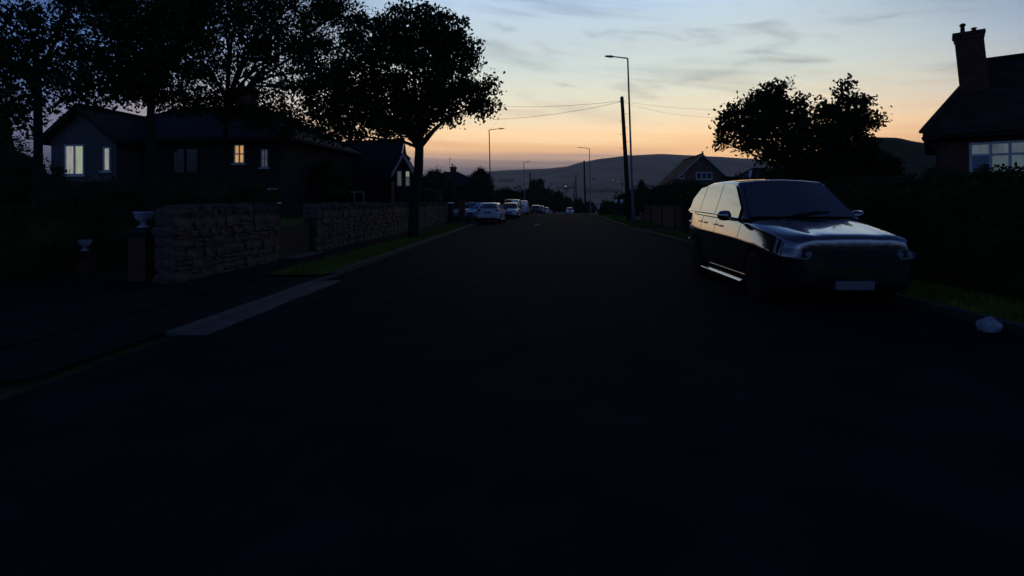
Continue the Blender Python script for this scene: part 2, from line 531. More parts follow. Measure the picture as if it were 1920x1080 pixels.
# ------------------------------------------------------------------ far hills and valley
def hill(name, prof, y_top, y_base, z_base, m, seed, depth_steps=14, bumps=6.0):
    rg = random.Random(seed)
    xs = []
    px = prof[0][0]
    while px <= prof[-1][0]:
        xs.append(px)
        px += 10
    def py_at(p):
        for (a, b), (c, d) in zip(prof, prof[1:]):
            if a <= p <= c:
                t = (p - a) / (c - a)
                t = t * t * (3 - 2 * t) * 0.5 + t * 0.5
                return b + (d - b) * t
        return prof[-1][1]
    vs, fs = [], []
    n = len(xs)
    ph = [rg.uniform(0, 6.28) for _ in range(8)]
    for j in range(depth_steps + 4):
        t = j / depth_steps
        for p in xs:
            top = at(p, py_at(p), y_top)
            if t <= 1:
                Y = y_base + (y_top - y_base) * t
                s = t ** 1.25
                z = z_base + (top.z - z_base) * s
                z += bumps * math.sin(p / 47 + ph[0] + 5 * t) * math.sin(8 * t + ph[1] + p / 90) * (1 - t) * t * 3
                X = (p - CX) / FPX * Y * 1.0 if t > 0 else (p - CX) / FPX * Y
            else:
                k = t - 1
                Y = y_top + k * (y_top - y_base) * 1.3
                X = top.x
                z = top.z - k * k * 2600 * (y_top / 3500) - k * 60
            vs.append((X, Y, z))
    for j in range(depth_steps + 3):
        for i in range(n - 1):
            a = j * n + i
            fs.append((a, a + 1, a + n + 1, a + n))
    o = MB().add(vs, fs).build(name, m, None, smooth=True)
    return struct(o)
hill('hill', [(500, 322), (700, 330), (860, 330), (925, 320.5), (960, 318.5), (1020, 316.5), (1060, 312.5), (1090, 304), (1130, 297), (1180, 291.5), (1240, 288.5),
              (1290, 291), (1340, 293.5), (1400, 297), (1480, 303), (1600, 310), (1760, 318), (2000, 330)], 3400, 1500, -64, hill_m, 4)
hill('hill', [(1440, 330), (1500, 300), (1580, 268), (1635, 257), (1680, 258), (1720, 266), (1768, 276), (1850, 286), (2000, 300)], 420, 250, -12, soil_m, 9, bumps=1.0)
fieldmb = MB()
for (px, py, w, h) in ((1130, 359, 70, 5), (1060, 353, 40, 3), (1215, 350, 60, 4), (950, 340, 30, 3)):
    Y = 2150.0
    a = at(px - w / 2, py + h / 2, Y)
    b = at(px + w / 2, py - h / 2, Y)
    # a field laid on the hillside, a little proud of it
    fieldmb.prism([(a.x, Y - 30, a.z), (b.x, Y - 25, a.z + 2), (b.x * 1.02, Y + 18, b.z + 3), (a.x * 1.02, Y + 12, b.z)], (0, -3, 4))
struct(fieldmb.build('far_field', field_m))

# small far houses in the valley
def far_house(i, px, py, Y, w, lit):
    p = at(px, py, Y)
    r = thing('far_house', FAR_LABELS[i], 'house', (p.x, p.y, p.z), random.Random(i).uniform(-0.5, 0.5), 'small houses far below the hill')
    w *= 0.6
    MB().box(-w / 2, w / 2, -3, 3, -4, 2).build('wall', farwall_m, r)
    MB().prism([(-w / 2 - 0.4, -3.4, 2), (-w / 2 - 0.4, 3.4, 2), (-w / 2 - 0.4, 0, 4.2)], (w + 0.8, 0, 0)).build('roof', slate_m, r)
    if lit:
        MB().box(-0.9, 0.9, -3.2, -3.05, 0.2, 1.5).build('window', litwhite_m, r)
FAR = [(1059, 350, 900, 9, 1), (1062, 357, 850, 12, 0), (1148, 338, 1700, 14, 1), (1159, 341, 1700, 12, 1), (1113, 336, 1750, 14, 0), (966, 355, 800, 9, 0),
       (974, 352, 900, 10, 0), (1128, 360, 1200, 14, 0), (1139, 356, 1250, 13, 0), (1155, 363, 1150, 12, 0), (1186, 352, 1300, 12, 0), (1034, 345, 1500, 12, 0)]
FAR_LABELS = ['tiny far house with a bright lit window above the road end', 'tiny dim house just below the lit one above the road end',
              'far house with a bright window on the hillside left of the telegraph pole', 'far lit house closest to the telegraph pole on the hillside',
              'far pale house on the hillside beside the right-hand lamp column', 'tiny pale house above the parked van roof',
              'tiny pale house beside the farthest left lamp column', 'pale far house on the light field, leftmost on it',
              'pale far house on the light field, in its middle', 'pale far house at the lower right end of the light field',
              'dim far house between the telegraph pole and the gabled house', 'tiny far house above the dark trees at the road end']
for i, a in enumerate(FAR):
    far_house(i, *a)

# ------------------------------------------------------------------ foliage tools
def leaf_quads(P, size, rg, droop=0.4, aspect=0.55):
    n = P.shape[0]
    u = rg.normal(0, 1, (n, 3))
    u[:, 2] -= droop
    u /= np.linalg.norm(u, axis=1, keepdims=True)
    t = rg.normal(0, 1, (n, 3))
    v = np.cross(u, t)
    v /= np.linalg.norm(v, axis=1, keepdims=True) + 1e-9
    s = size * rg.uniform(0.45, 1.6, n)[:, None]
    V = np.zeros((n, 4, 3))
    V[:, 0] = P - u * s * 0.5
    V[:, 1] = P + v * s * aspect * 0.5 - u * s * 0.05
    V[:, 2] = P + u * s * 0.5
    V[:, 3] = P - v * s * aspect * 0.5 - u * s * 0.05
    return V
def in_ball(n, rg, inner=0.0):
    d = rg.normal(0, 1, (n, 3))
    d /= np.linalg.norm(d, axis=1, keepdims=True)
    r = rg.uniform(inner ** 3, 1, n) ** (1 / 3)
    return d * r[:, None]
def make_tree(name, label, base, r0, fork, lobes, leaf, density, seed, m=leaf_m, cat='tree', group=None, cl=0.26, per=34, twig=9, droop=0.5, lean=(0, 0), inner=0.35):
    """lobes: (centre, (rx, ry, rz)) in world metres; fork: height where limbs leave the trunk"""
    rg = np.random.default_rng(seed)
    rd = random.Random(seed)
    base = Vector(base)
    root = thing(name, label, cat, base, 0, group)
    T = MB()
    fk = Vector((lean[0], lean[1], fork))
    T.tube([(0, 0, -0.2), (lean[0] * .05, lean[1] * .05, 0.25), fk * 0.35 + Vector((rd.uniform(-.08, .08), 0, 0)), fk * 0.7 + Vector((rd.uniform(-.08, .08), 0, 0)), fk],
           [r0 * 1.5, r0 * 1.12, r0, r0 * 0.92, r0 * 0.8], 12)
    P = []
    for c, rr in lobes:
        c = Vector(c) - base
        rr = Vector(rr)
        big = (rr.x * rr.y * rr.z) ** (1 / 3)
        start = fk * rd.uniform(0.88, 1.0)
        mid = start.lerp(c, 0.5) + Vector((rd.uniform(-.25, .25), rd.uniform(-.25, .25), rd.uniform(0.0, 0.5)))
        rl = min(r0 * 0.6, 0.035 + 0.05 * big)
        T.tube([start, start.lerp(mid, .5) + Vector((0, 0, 0.1)), mid, mid.lerp(c, .6), c], [rl, rl * .85, rl * .68, rl * .5, rl * .35], 7)
        ends = in_ball(twig, rg, 0.5)
        for e in ends:
            q = c + Vector((e[0] * rr.x, e[1] * rr.y, e[2] * rr.z))
            s0 = mid.lerp(c, rd.uniform(0.2, 1.0))
            m2 = s0.lerp(q, 0.55) + Vector((rd.uniform(-.12, .12), rd.uniform(-.12, .12), rd.uniform(0, .2)))
            T.tube([s0, m2, q], [rl * .38, rl * .25, rl * .1], 5)
            for _ in range(3):
                q2 = q + Vector((rd.gauss(0, .3), rd.gauss(0, .3), rd.gauss(-.05, .3))) * big * 0.6
                T.tube([m2.lerp(q, rd.uniform(.2, .9)), q2], [rl * .14, rl * .05], 4)
        ncl = max(4, int(density * rr.x * rr.z * 4))
        cc = in_ball(ncl, rg, inner) * np.array([rr.x, rr.y, rr.z]) + np.array(c)
        cs = rg.uniform(0.6, 1.4, ncl)
        for q, s in zip(cc, cs):
            k = max(4, int(per * s * rg.uniform(0.5, 1.4)))
            P.append(q + rg.normal(0, 1, (k, 3)) * np.array([1, 1, 0.7]) * cl * s)
    T.build('trunk', bark_m, root, smooth=True)
    P = np.concatenate(P)
    quads_mesh('crown', leaf_quads(P, leaf, rg, droop), m, root)
    return root
def make_bush(name, label, blobs, leaf, n, seed, m=leaf3_m, cat='bush', group=None, base=None, core=0.8, cl=0.12):
    """solid twiggy heart with a shell of leaves; blobs: (centre, (rx, ry, rz))"""
    rg = np.random.default_rng(seed)
    b = Vector(base) if base else Vector((blobs[0][0][0], blobs[0][0][1], ground_z(blobs[0][0][1])))
    root = thing(name, label, cat, b, 0, group)
    bm = bmesh.new()
    P = []
    tot = sum(r[0] * r[2] for _, r in blobs)
    for c, r in blobs:
        c = Vector(c) - b
        s = bmesh.ops.create_icosphere(bm, subdivisions=3, radius=1.0)
        for v in s['verts']:
            d = 1 + 0.16 * math.sin(v.co.x * 7 + seed) * math.sin(v.co.y * 6 + c.x) + 0.12 * math.sin(v.co.z * 9 + c.y)
            v.co = Vector((v.co.x * r[0], v.co.y * r[1], v.co.z * r[2])) * core * d + c
        k = int(n * r[0] * r[2] / tot)
        ncl = max(6, k // 14)
        cc = in_ball(ncl, rg, 0.86) * np.array(r) * rg.uniform(0.88, 1.12, (ncl, 1)) + np.array(c)
        idx = rg.integers(0, ncl, k)
        P.append(cc[idx] + rg.normal(0, 1, (k, 3)) * cl)
    me = bpy.data.meshes.new('branches')
    bm.to_mesh(me)
    bm.free()
    me.shade_smooth()
    me.materials.append(m)
    o = bpy.data.objects.new('branches', me)
    C.objects.link(o)
    o.parent = root
    quads_mesh('foliage', leaf_quads(np.concatenate(P), leaf, rg, 0.2), m, root)
    return root
def hedge(name, label, x_of_y, y0, y1, wid, h0, h1, leaf, n, seed, group=None):
    rg = np.random.default_rng(seed)
    rd = random.Random(seed)
    b = Vector((x_of_y(y0), y0, 0))
    root = thing(name, label, 'hedge', b, 0, group)
    mb = MB()
    N = 24
    vs, fs = [], []
    def hh(t):
        return h0 + (h1 - h0) * t + 0.06 * math.sin(t * 31 + seed) + 0.05 * math.sin(t * 67)
    for i in range(N + 1):
        t = i / N
        y = y0 + (y1 - y0) * t
        x = x_of_y(y)
        h = hh(t)
        for (dx, dz) in ((-.5, 0), (-.52, .45 * h), (-.44, .9 * h), (-.25, h), (.25, h), (.44, .9 * h), (.52, .45 * h), (.5, 0)):
            vs.append((x + dx * wid * 0.86 - b.x + rd.uniform(-.04, .04), y - b.y, max(0, dz - 0.05)))
    for i in range(N):
        for k in range(7):
            a = i * 8 + k
            fs.append((a, a + 1, a + 9, a + 8))
    fs += [tuple(range(8)), tuple(reversed(range(N * 8, N * 8 + 8)))]
    mb.add(vs, fs).build('branches', leaf2_m, root)
    t = rg.uniform(0, 1, n)
    side = rg.uniform(0, 1, n)
    P = np.zeros((n, 3))
    for i in range(n):
        y = y0 + (y1 - y0) * t[i]
        h = hh(t[i])
        s = side[i]
        if s < 0.5:
            x, z = x_of_y(y) - wid * 0.5, h * (s * 2)
        elif s < 0.85:
            x, z = x_of_y(y) + wid * ((s - .5) / .35 - .5), h
        else:
            x, z = x_of_y(y) + wid * 0.5, h * (s - .85) / .15
        P[i] = (x - b.x, y - b.y, z)
    P += rg.normal(0, 0.06, (n, 3))
    P[:, 2] = np.maximum(P[:, 2], 0.03)
    quads_mesh('foliage', leaf_quads(P, leaf, rg, 0.2), leaf2_m, root)
    return root

# ------------------------------------------------------------------ houses
def window(root, x, y, z0, w, h, face, pane, cols=2, top=None, fm=upvc_m, sill=True, bar=0.06):
    """window on a local wall plane; face '-y' or '+x' or '-x'; x along the wall"""
    def pt(u, d, z):
        if face == '-y':
            return (x + u, y - d, z)
        if face == '+x':
            return (x + d, y + u, z)
        return (x - d, y - u, z)
    def slab(mb, u0, u1, d0, d1, za, zb):
        a, b = pt(u0, d0, za), pt(u1, d1, zb)
        mb.box(min(a[0], b[0]), max(a[0], b[0]), min(a[1], b[1]), max(a[1], b[1]), min(za, zb), max(za, zb))
    fr = MB()
    slab(fr, -w / 2, w / 2, 0.003, 0.06, z0, z0 + bar)
    slab(fr, -w / 2, w / 2, 0.003, 0.06, z0 + h - bar, z0 + h)
    slab(fr, -w / 2, -w / 2 + bar, 0.003, 0.058, z0 + bar, z0 + h - bar)
    slab(fr, w / 2 - bar, w / 2, 0.003, 0.058, z0 + bar, z0 + h - bar)
    f = fr.build('window', fm, root)
    us = [-w / 2 + bar + (w - 2 * bar) * k / cols for k in range(cols + 1)]
    for u in us[1:-1]:
        m_ = MB()
        slab(m_, u - bar / 2, u + bar / 2, 0.003, 0.055, z0 + bar, z0 + h - bar)
        m_.build('mullion', fm, f)
    zs = [z0 + bar, z0 + h - bar]
    if top:
        m_ = MB()
        slab(m_, -w / 2 + bar, w / 2 - bar, 0.003, 0.05, z0 + h * top - bar / 2, z0 + h * top + bar / 2)
        m_.build('transom', fm, f)
        zs = [z0 + bar, z0 + h * top, z0 + h - bar]
    for i, (a, b) in enumerate(zip(us, us[1:])):
        for j, (c, d) in enumerate(zip(zs, zs[1:])):
            m_ = MB()
            slab(m_, a, b, 0.006, 0.016, c, d)
            pm = pane(i, j) if callable(pane) else pane
            m_.build('pane', pm, f)
    if sill:
        m_ = MB()
        slab(m_, -w / 2 - 0.08, w / 2 + 0.08, 0.003, 0.12, z0 - 0.06, z0 - 0.003)
        m_.build('sill', fm, f)
    return f
def gable_roof(root, x0, x1, y0, y1, ze, zr, m, axis='x', over=0.35, zr2=None, barge=None, thick=0.12):
    """roof with ridge along axis; two thick slopes"""
    zr2 = zr if zr2 is None else zr2
    roofmb = MB()
    if axis == 'x':
        yc = (y0 + y1) / 2
        k = (zr - ze) / (yc - y0)
        A = lambda x, zz: [(x, y0 - over, ze - over * k), (x, yc, zz), (x, y1 + over, ze - over * k)]
        L, Rr = A(x0 - over, zr2), A(x1 + over, zr)
    else:
        xc = (x0 + x1) / 2
        k = (zr - ze) / (xc - x0)
        A = lambda y, zz: [(x0 - over, y, ze - over * k), (xc, y, zz), (x1 + over, y, ze - over * k)]
        L, Rr = A(y0 - over, zr), A(y1 + over, zr2)
    up = Vector((0, 0, thick))
    vs = [Vector(p) for p in L] + [Vector(p) for p in Rr]
    vs = vs + [v + up for v in vs]
    roofmb.add(vs, [(0, 1, 4, 3), (1, 2, 5, 4), (6, 9, 10, 7), (7, 10, 11, 8), (0, 6, 7, 1), (1, 7, 8, 2), (3, 4, 10, 9), (4, 5, 11, 10), (0, 3, 9, 6), (2, 8, 11, 5)])
    r = roofmb.build('roof', m, root)
    rd_ = MB()
    rd_.bar(Vector(L[1]) + up * 1.15, Vector(Rr[1]) + up * 1.15, 0.24, 0.1)
    rd_.build('ridge_tiles', m, r)
    if barge:
        for side, P in (('a', L), ('b', Rr)):
            off = Vector((0.02 * (-1 if side == 'a' else 1), 0, 0)) if axis == 'x' else Vector((0, 0.02 * (-1 if side == 'a' else 1), 0))
            for q0, q1 in ((P[0], P[1]), (P[1], P[2])):
                bb = MB()
                q0, q1 = Vector(q0) + off, Vector(q1) + off
                bb.prism([q0 + Vector((0, 0, -0.06)), q1 + Vector((0, 0, -0.06)), q1 + Vector((0, 0, 0.14)), q0 + Vector((0, 0, 0.14))], off.normalized() * 0.035)
                bb.build('bargeboard', barge, r)
    return r
def gable_walls(root, x0, x1, y0, y1, z0, ze, zr, m, axis='x', name='wall', zr2=None):
    zr2 = zr if zr2 is None else zr2
    if axis == 'x':
        yc = (y0 + y1) / 2
        A = [(x0, y0, z0), (x0, y1, z0), (x0, y1, ze), (x0, yc, zr2), (x0, y0, ze)]
        B = [(x1, y0, z0), (x1, y1, z0), (x1, y1, ze), (x1, yc, zr), (x1, y0, ze)]
    else:
        xc = (x0 + x1) / 2
        A = [(x0, y0, z0), (x1, y0, z0), (x1, y0, ze), (xc, y0, zr), (x0, y0, ze)]
        B = [(x0, y1, z0), (x1, y1, z0), (x1, y1, ze), (xc, y1, zr2), (x0, y1, ze)]
    mb = MB().add(A + B, [(0, 1, 2, 3, 4), (9, 8, 7, 6, 5), (0, 5, 6, 1), (1, 6, 7, 2), (4, 9, 5, 0), (3, 8, 9, 4), (2, 7, 8, 3)])
    return mb.build(name, m, root)
def hip_roof(root, x0, x1, y0, y1, ze, rx0, rx1, ry, zr, m, over=0.4, zr2=None):
    zr2 = zr if zr2 is None else zr2
    x0, x1, y0, y1 = x0 - over, x1 + over, y0 - over, y1 + over
    vs = [(x0, y0, ze), (x1, y0, ze), (x1, y1, ze), (x0, y1, ze), (rx0, ry, zr), (rx1, ry, zr2),
          (x0, y0, ze - .12), (x1, y0, ze - .12), (x1, y1, ze - .12), (x0, y1, ze - .12)]
    r = MB().add(vs, [(0, 1, 5, 4), (1, 2, 5), (2, 3, 4, 5), (3, 0, 4), (6, 7, 1, 0), (7, 8, 2, 1), (8, 9, 3, 2), (9, 6, 0, 3), (9, 8, 7, 6)]).build('roof', m, root)
    mb = MB()
    mb.bar((rx0, ry, zr + 0.03), (rx1, ry, zr2 + 0.03), 0.22, 0.1)
    for a, b in ((vs[0], vs[4]), (vs[1], vs[5]), (vs[2], vs[5]), (vs[3], vs[4])):
        mb.bar(Vector(a) + Vector((0, 0, .03)), Vector(b) + Vector((0, 0, .03)), 0.2, 0.09)
    mb.build('ridge_tiles', m, r)
    return r
def chimney(roof, x, y, z0, z1, wx, wy, m, pots=2, lean=0.0):
    mb = MB()
    lean = lean if isinstance(lean, tuple) else (lean, 0.0)
    def sec(z, gx, gy):
        o, p = lean[0] * (z - z0), lean[1] * (z - z0)
        return [(x + o - gx, y + p - gy, z), (x + o + gx, y + p - gy, z), (x + o + gx, y + p + gy, z), (x + o - gx, y + p + gy, z)]
    prof = [(z0, 0), (z1 - 0.22, 0), (z1 - 0.22, 0.025), (z1 - 0.10, 0.025), (z1 - 0.10, 0.055), (z1, 0.055)]
    vs = []
    for z, g in prof:
        vs += sec(z, wx / 2 + g, wy / 2 + g)
    fs = [(3, 2, 1, 0), (len(vs) - 4, len(vs) - 3, len(vs) - 2, len(vs) - 1)]
    for i in range(len(prof) - 1):
        for k in range(4):
            a, b = i * 4 + k, i * 4 + (k + 1) % 4
            fs.append((a, b, b + 4, a + 4))
    o = mb.add(vs, fs).build('chimney', m, roof)
    for k in range(pots):
        t = (k + 0.5) / pots - 0.5
        px_ = x + lean[0] * (z1 - z0) + t * wx * 0.8
        py_ = y + lean[1] * (z1 - z0)
        hh = 0.36 if k == 0 else 0.17
        p = MB().lathe([(0.065, -.02), (0.07, 0.0), (0.055, hh * .7), (0.085, hh * .78), (0.085, hh * .9), (0.045, hh)], 12, (px_, py_, z1))
        p.build('chimney_pot', tile_m, roof)
    return o

# left bungalow among the trees, lit bay windows, sky as glow in two others
hA = thing('bungalow', 'dark bungalow with a pale lit window behind the trees on the left', 'house', (-15.45, 20.0, 0.98), R(-4))
gable_walls(hA, -3.9, 5.0, 1.2, 8.2, -1.0, 3.2, 3.2, pebble_m, 'x')
rA = hip_roof(hA, -3.9, 5.0, 1.2, 8.2, 3.2, -2.0, 2.0, 4.7, 5.05, slate_m, 0.45)
gable_walls(hA, -3.75, -1.0, 0.0, 1.195, -1.0, 3.05, 4.15, render_m, 'y', 'bay_wall')
gable_roof(hA, -3.75, -1.0, 0.0, 3.2, 3.05, 4.2, slate_m, 'y', 0.3, barge=dark_m)
litp = lambda i, j: litpale_m if i == 0 else litgreen_m
f = window(hA, -2.72, 0.0, 1.6, 0.84, 1.2, '-y', litp, 2)
window(hA, -1.36, 0.0, 1.75, 0.32, 0.95, '-y', litpale_m, 1)
window(hA, 3.25, 1.2, 2.12, 0.46, 0.78, '-y', skywarm_m, 2, 0.5, bar=0.05)
window(hA, 4.32, 1.2, 1.95, 0.3, 0.75, '-y', glowpale_m, 2, 0.5, bar=0.05)  # pale glow in place of sky seen through this corner window
window(hA, 0.9, 1.2, 1.7, 1.2, 1.1, '-y', glass_m, 2, fm=dark_m)
MB().box(-4.35, 5.45, 0.66, 0.76, 3.0, 3.1).build('gutter', dark_m, hA)
chimney(rA, 1.2, 4.7, 4.4, 6.0, 0.8, 0.55, brick_m, 2)
MB().box(1.9, 2.7, 1.1, 1.19, -0.5, 1.7).build('door', dark_m, hA)

# gabled house behind the street tree
p = at(757, 262, 31.0)
hB = thing('gabled_house', 'long dark roofed house whose white edged gable shows beside the street tree trunk', 'house', (p.x, p.y, 0.0), R(8.5))
zrB = p.z - 0.12
gable_walls(hB, -8.5, -0.35, -3.4, 3.4, 0.0, 2.9, zrB - 0.1, pebble_m, 'x', zr2=zrB - 0.75)
rB = gable_roof(hB, -8.5, -0.35, -3.4, 3.4, 2.9, zrB, slate_m, 'x', 0.35, zr2=zrB - 0.62, barge=white_m)
window(hB, -4.5, -3.4, 1.0, 1.6, 1.1, '-y', glass_m, 3)
window(hB, -2.2, -3.4, 1.0, 1.0, 1.1, '-y', glass_m, 2)
window(hB, -0.35, 0.4, 2.6, 0.9, 0.9, '+x', litpale_m, 2)
# porch with its own small gable
gable_walls(hB, 0.0, 0.95, -4.6, -2.2, 0.0, 3.05, 3.9, pebble_m, 'y', 'porch_wall')
gable_roof(hB, 0.0, 0.95, -4.6, -2.2, 3.05, 3.92, slate_m, 'y', 0.12, barge=white_m, thick=0.06)
window(hB, 0.27, -4.6, 2.35, 0.26, 0.8, '-y', glowpale_m, 1, sill=False, bar=0.04)
window(hB, 0.68, -4.6, 2.35, 0.24, 0.8, '-y', lambda i, j: litpale_m if j else glowpale_m, 1, 0.6, sill=False, bar=0.04)
MB().box(0.2, 0.75, -4.68, -4.61, 0.1, 2.1).build('door', dark_m, hB)

# chimneyed house further down on the left
p = at(851, 312, 55.0)
hC = thing('chimney_house', 'dark house with a chimney and aerial beyond the stone wall on the left', 'house', (p.x, 55.0, ground_z(55)), R(6))
gable_walls(hC, -3.4, 3.0, -3, 3, 0, 3.2, 3.2, pebble_m, 'x')
rC = hip_roof(hC, -3.4, 3.0, -3, 3, 3.2, -0.9, 0.4, 0, 4.75, slate_m, 0.35)
chimney(rC, -0.05, 0, 4.3, 5.35, 0.62, 0.5, brick_m, 2)
window(hC, 1.6, -3, 1.2, 0.9, 1.0, '-y', litpale_m, 2, 0.6)
window(hC, -1.4, -3, 1.1, 1.3, 1.1, '-y', glass_m, 2)
ae = MB()
ae.tube([(-0.42, 0, 5.2), (-0.42, 0, 6.35)], 0.025, 6)
ae.tube([(-0.6, 0, 6.2), (-0.2, 0, 6.3)], 0.018, 5)
for k in range(4):
    ae.tube([(-0.55 + 0.11 * k, -0.18, 6.21 + 0.027 * k), (-0.55 + 0.11 * k, 0.18, 6.21 + 0.027 * k)], 0.012, 4)
ae.build('aerial', steel_m, hC)

# brick gabled house on the right
p = at(1316, 288.5, 60.0)
hE = thing('gabled_house', 'brick house with white edged gable facing the road right of the telegraph pole', 'house', (p.x, p.y, ground_z(60)), R(-3))
zrE = p.z - ground_z(60) - 0.15
brown_m = mat('brown brick', (0.17, 0.10, 0.072), 0.9, 0.1, 0.3, 5.0, 0.4, 40)
cream_m = mat('weathered cream paint', (0.40, 0.38, 0.35), 0.6, 0.2, 0.1, 4.0)
gable_walls(hE, -3.3, 3.3, 0, 9, 0, zrE - 3.05, zrE - 0.08, brown_m, 'y')
rE = gable_roof(hE, -3.3, 3.3, 0, 9, zrE - 3.1, zrE, tile_m, 'y', 0.35, barge=cream_m)
window(hE, 0.25, 0, zrE - 2.85, 1.9, 0.85, '-y', lambda i, j: glass_m, 3, bar=0.09)
window(hE, -2.35, 0, zrE - 2.75, 0.55, 0.6, '-y', glass_m, 1, bar=0.09)
window(hE, -1.2, 0, 1.0, 1.6, 1.2, '-y', glass_m, 2)
MB().lathe([(0.1, 0), (0.12, 0.1), (0.08, 0.2), (0.09, .34)], 10, (0, -0.3, zrE + 0.1)).build('finial', tile_m, rE)

# low hip roofed house beside it
p = at(1420, 316, 46.0)
hF = thing('low_house', 'low dark hip roofed house with a bright skylight strip above the black car', 'house', (p.x + 1.2, p.y, ground_z(46)), R(0))
zrF = p.z - ground_z(46)
gable_walls(hF, -3.6, 7.0, -3, 3.4, 0, zrF - 1.8, zrF - 1.8, brick_m, 'x')
rF = hip_roof(hF, -3.6, 7.0, -3, 3.4, zrF - 1.8, -1.5, 4.5, 0.2, zrF, slate_m, 0.3)
sk = MB()
sk.prism([(-2.86, -2.05, zrF - 1.02), (-2.72, -2.2, zrF - 1.06), (-2.1, -1.0, zrF - 0.33), (-2.24, -0.85, zrF - 0.29)], (-0.03, -0.05, 0.1))
sk.build('skylight', white_m, rF)
window(hF, 1.0, -3, 1.0, 1.6, 1.1, '-y', glass_m, 2)

# near house on the right with the tall chimney
YG = 16.0
AG = R(-38)
pe = at(1762, 256, YG)
hG = thing('near_bungalow', 'near black roofed house with tall chimney and wide grey glowing window at right', 'house', (pe.x, YG, 0.0), AG)
zeG = pe.z
gable_walls(hG, 0, 9.0, 0, 7.2, 0, zeG, zeG, brick_m, 'x')
rG = hip_roof(hG, 0, 9.0, 0, 7.2, zeG + 0.1, 1.3, 7.4, 3.6, 6.5, tile_m, 0.42)
def to_local(w):
    dx, dy = w.x - pe.x, w.y - YG
    return math.cos(AG) * dx + math.sin(AG) * dy, -math.sin(AG) * dx + math.cos(AG) * dy
cb, ct = at(1829.5, 172, 17.0), at(1817.5, 63, 17.0)
lx, ly = to_local(cb)
tx, ty = to_local(ct)
chimney(rG, lx, ly, cb.z - 0.35, ct.z, 0.72, 0.56, brick_m, 2, lean=((tx - lx) / (ct.z - cb.z), (ty - ly) / (ct.z - cb.z)))
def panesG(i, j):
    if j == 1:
        return glowgrey_m
    return glowblue_m if i == 0 else glowgrey_m
window(hG, 0.70 + 1.55, 0, 2.18, 3.1, 1.13, '-y', panesG, 7, 0.66, bar=0.07)
gb = MB()
gb.tube([(-0.42, -0.46, zeG + 0.02), (9.4, -0.46, zeG + 0.05)], 0.06, 8)
gb.build('gutter', dark_m, hG)
MB().box(-0.45, 9.4, -0.42, -0.395, zeG - 0.10, zeG - 0.03).build('fascia', pebble_m, hG)
dp = MB()
dp.tube([(-0.40, -0.3, zeG - 0.05), (-0.38, -0.25, zeG - 0.12), (-0.06, -0.06, zeG - 0.36), (-0.05, -0.06, zeG - 0.6), (-0.05, -0.06, 0.0)], 0.045, 8)
dp.build('downpipe', dark_m, hG)

# ------------------------------------------------------------------ stone walls on the left
def pillar(name, label, x, y, w, h, m, cap_m, cat='pillar', ball=False, group=None):
    r = thing(name, label, cat, (x, y, ground_z(y)), 0, group)
    MB().box(-w / 2, w / 2, -w / 2, w / 2, 0, h).build('shaft', m, r, bevel=0.012)
    MB().add([(-w / 2 - .05, -w / 2 - .05, h), (w / 2 + .05, -w / 2 - .05, h), (w / 2 + .05, w / 2 + .05, h), (-w / 2 - .05, w / 2 + .05, h),
              (-w / 2 - .05, -w / 2 - .05, h + .07), (w / 2 + .05, -w / 2 - .05, h + .07), (w / 2 + .05, w / 2 + .05, h + .07), (-w / 2 - .05, w / 2 + .05, h + .07), (0, 0, h + .14)],
             [(0, 3, 2, 1), (0, 1, 5, 4), (1, 2, 6, 5), (2, 3, 7, 6), (3, 0, 4, 7), (4, 5, 8), (5, 6, 8), (6, 7, 8), (7, 4, 8)]).build('cap', cap_m, r)
    if ball:
        prof = [(0.05, 0.0), (0.09, .03), (0.05, .08)] + [(0.17 * math.sin(a), 0.25 - 0.17 * math.cos(a)) for a in [0.35 + 0.26 * k for k in range(11)]]
        MB().lathe(prof, 16, (0, 0, h + .12)).build('ball_finial', white_m, r, smooth=True)
    return r
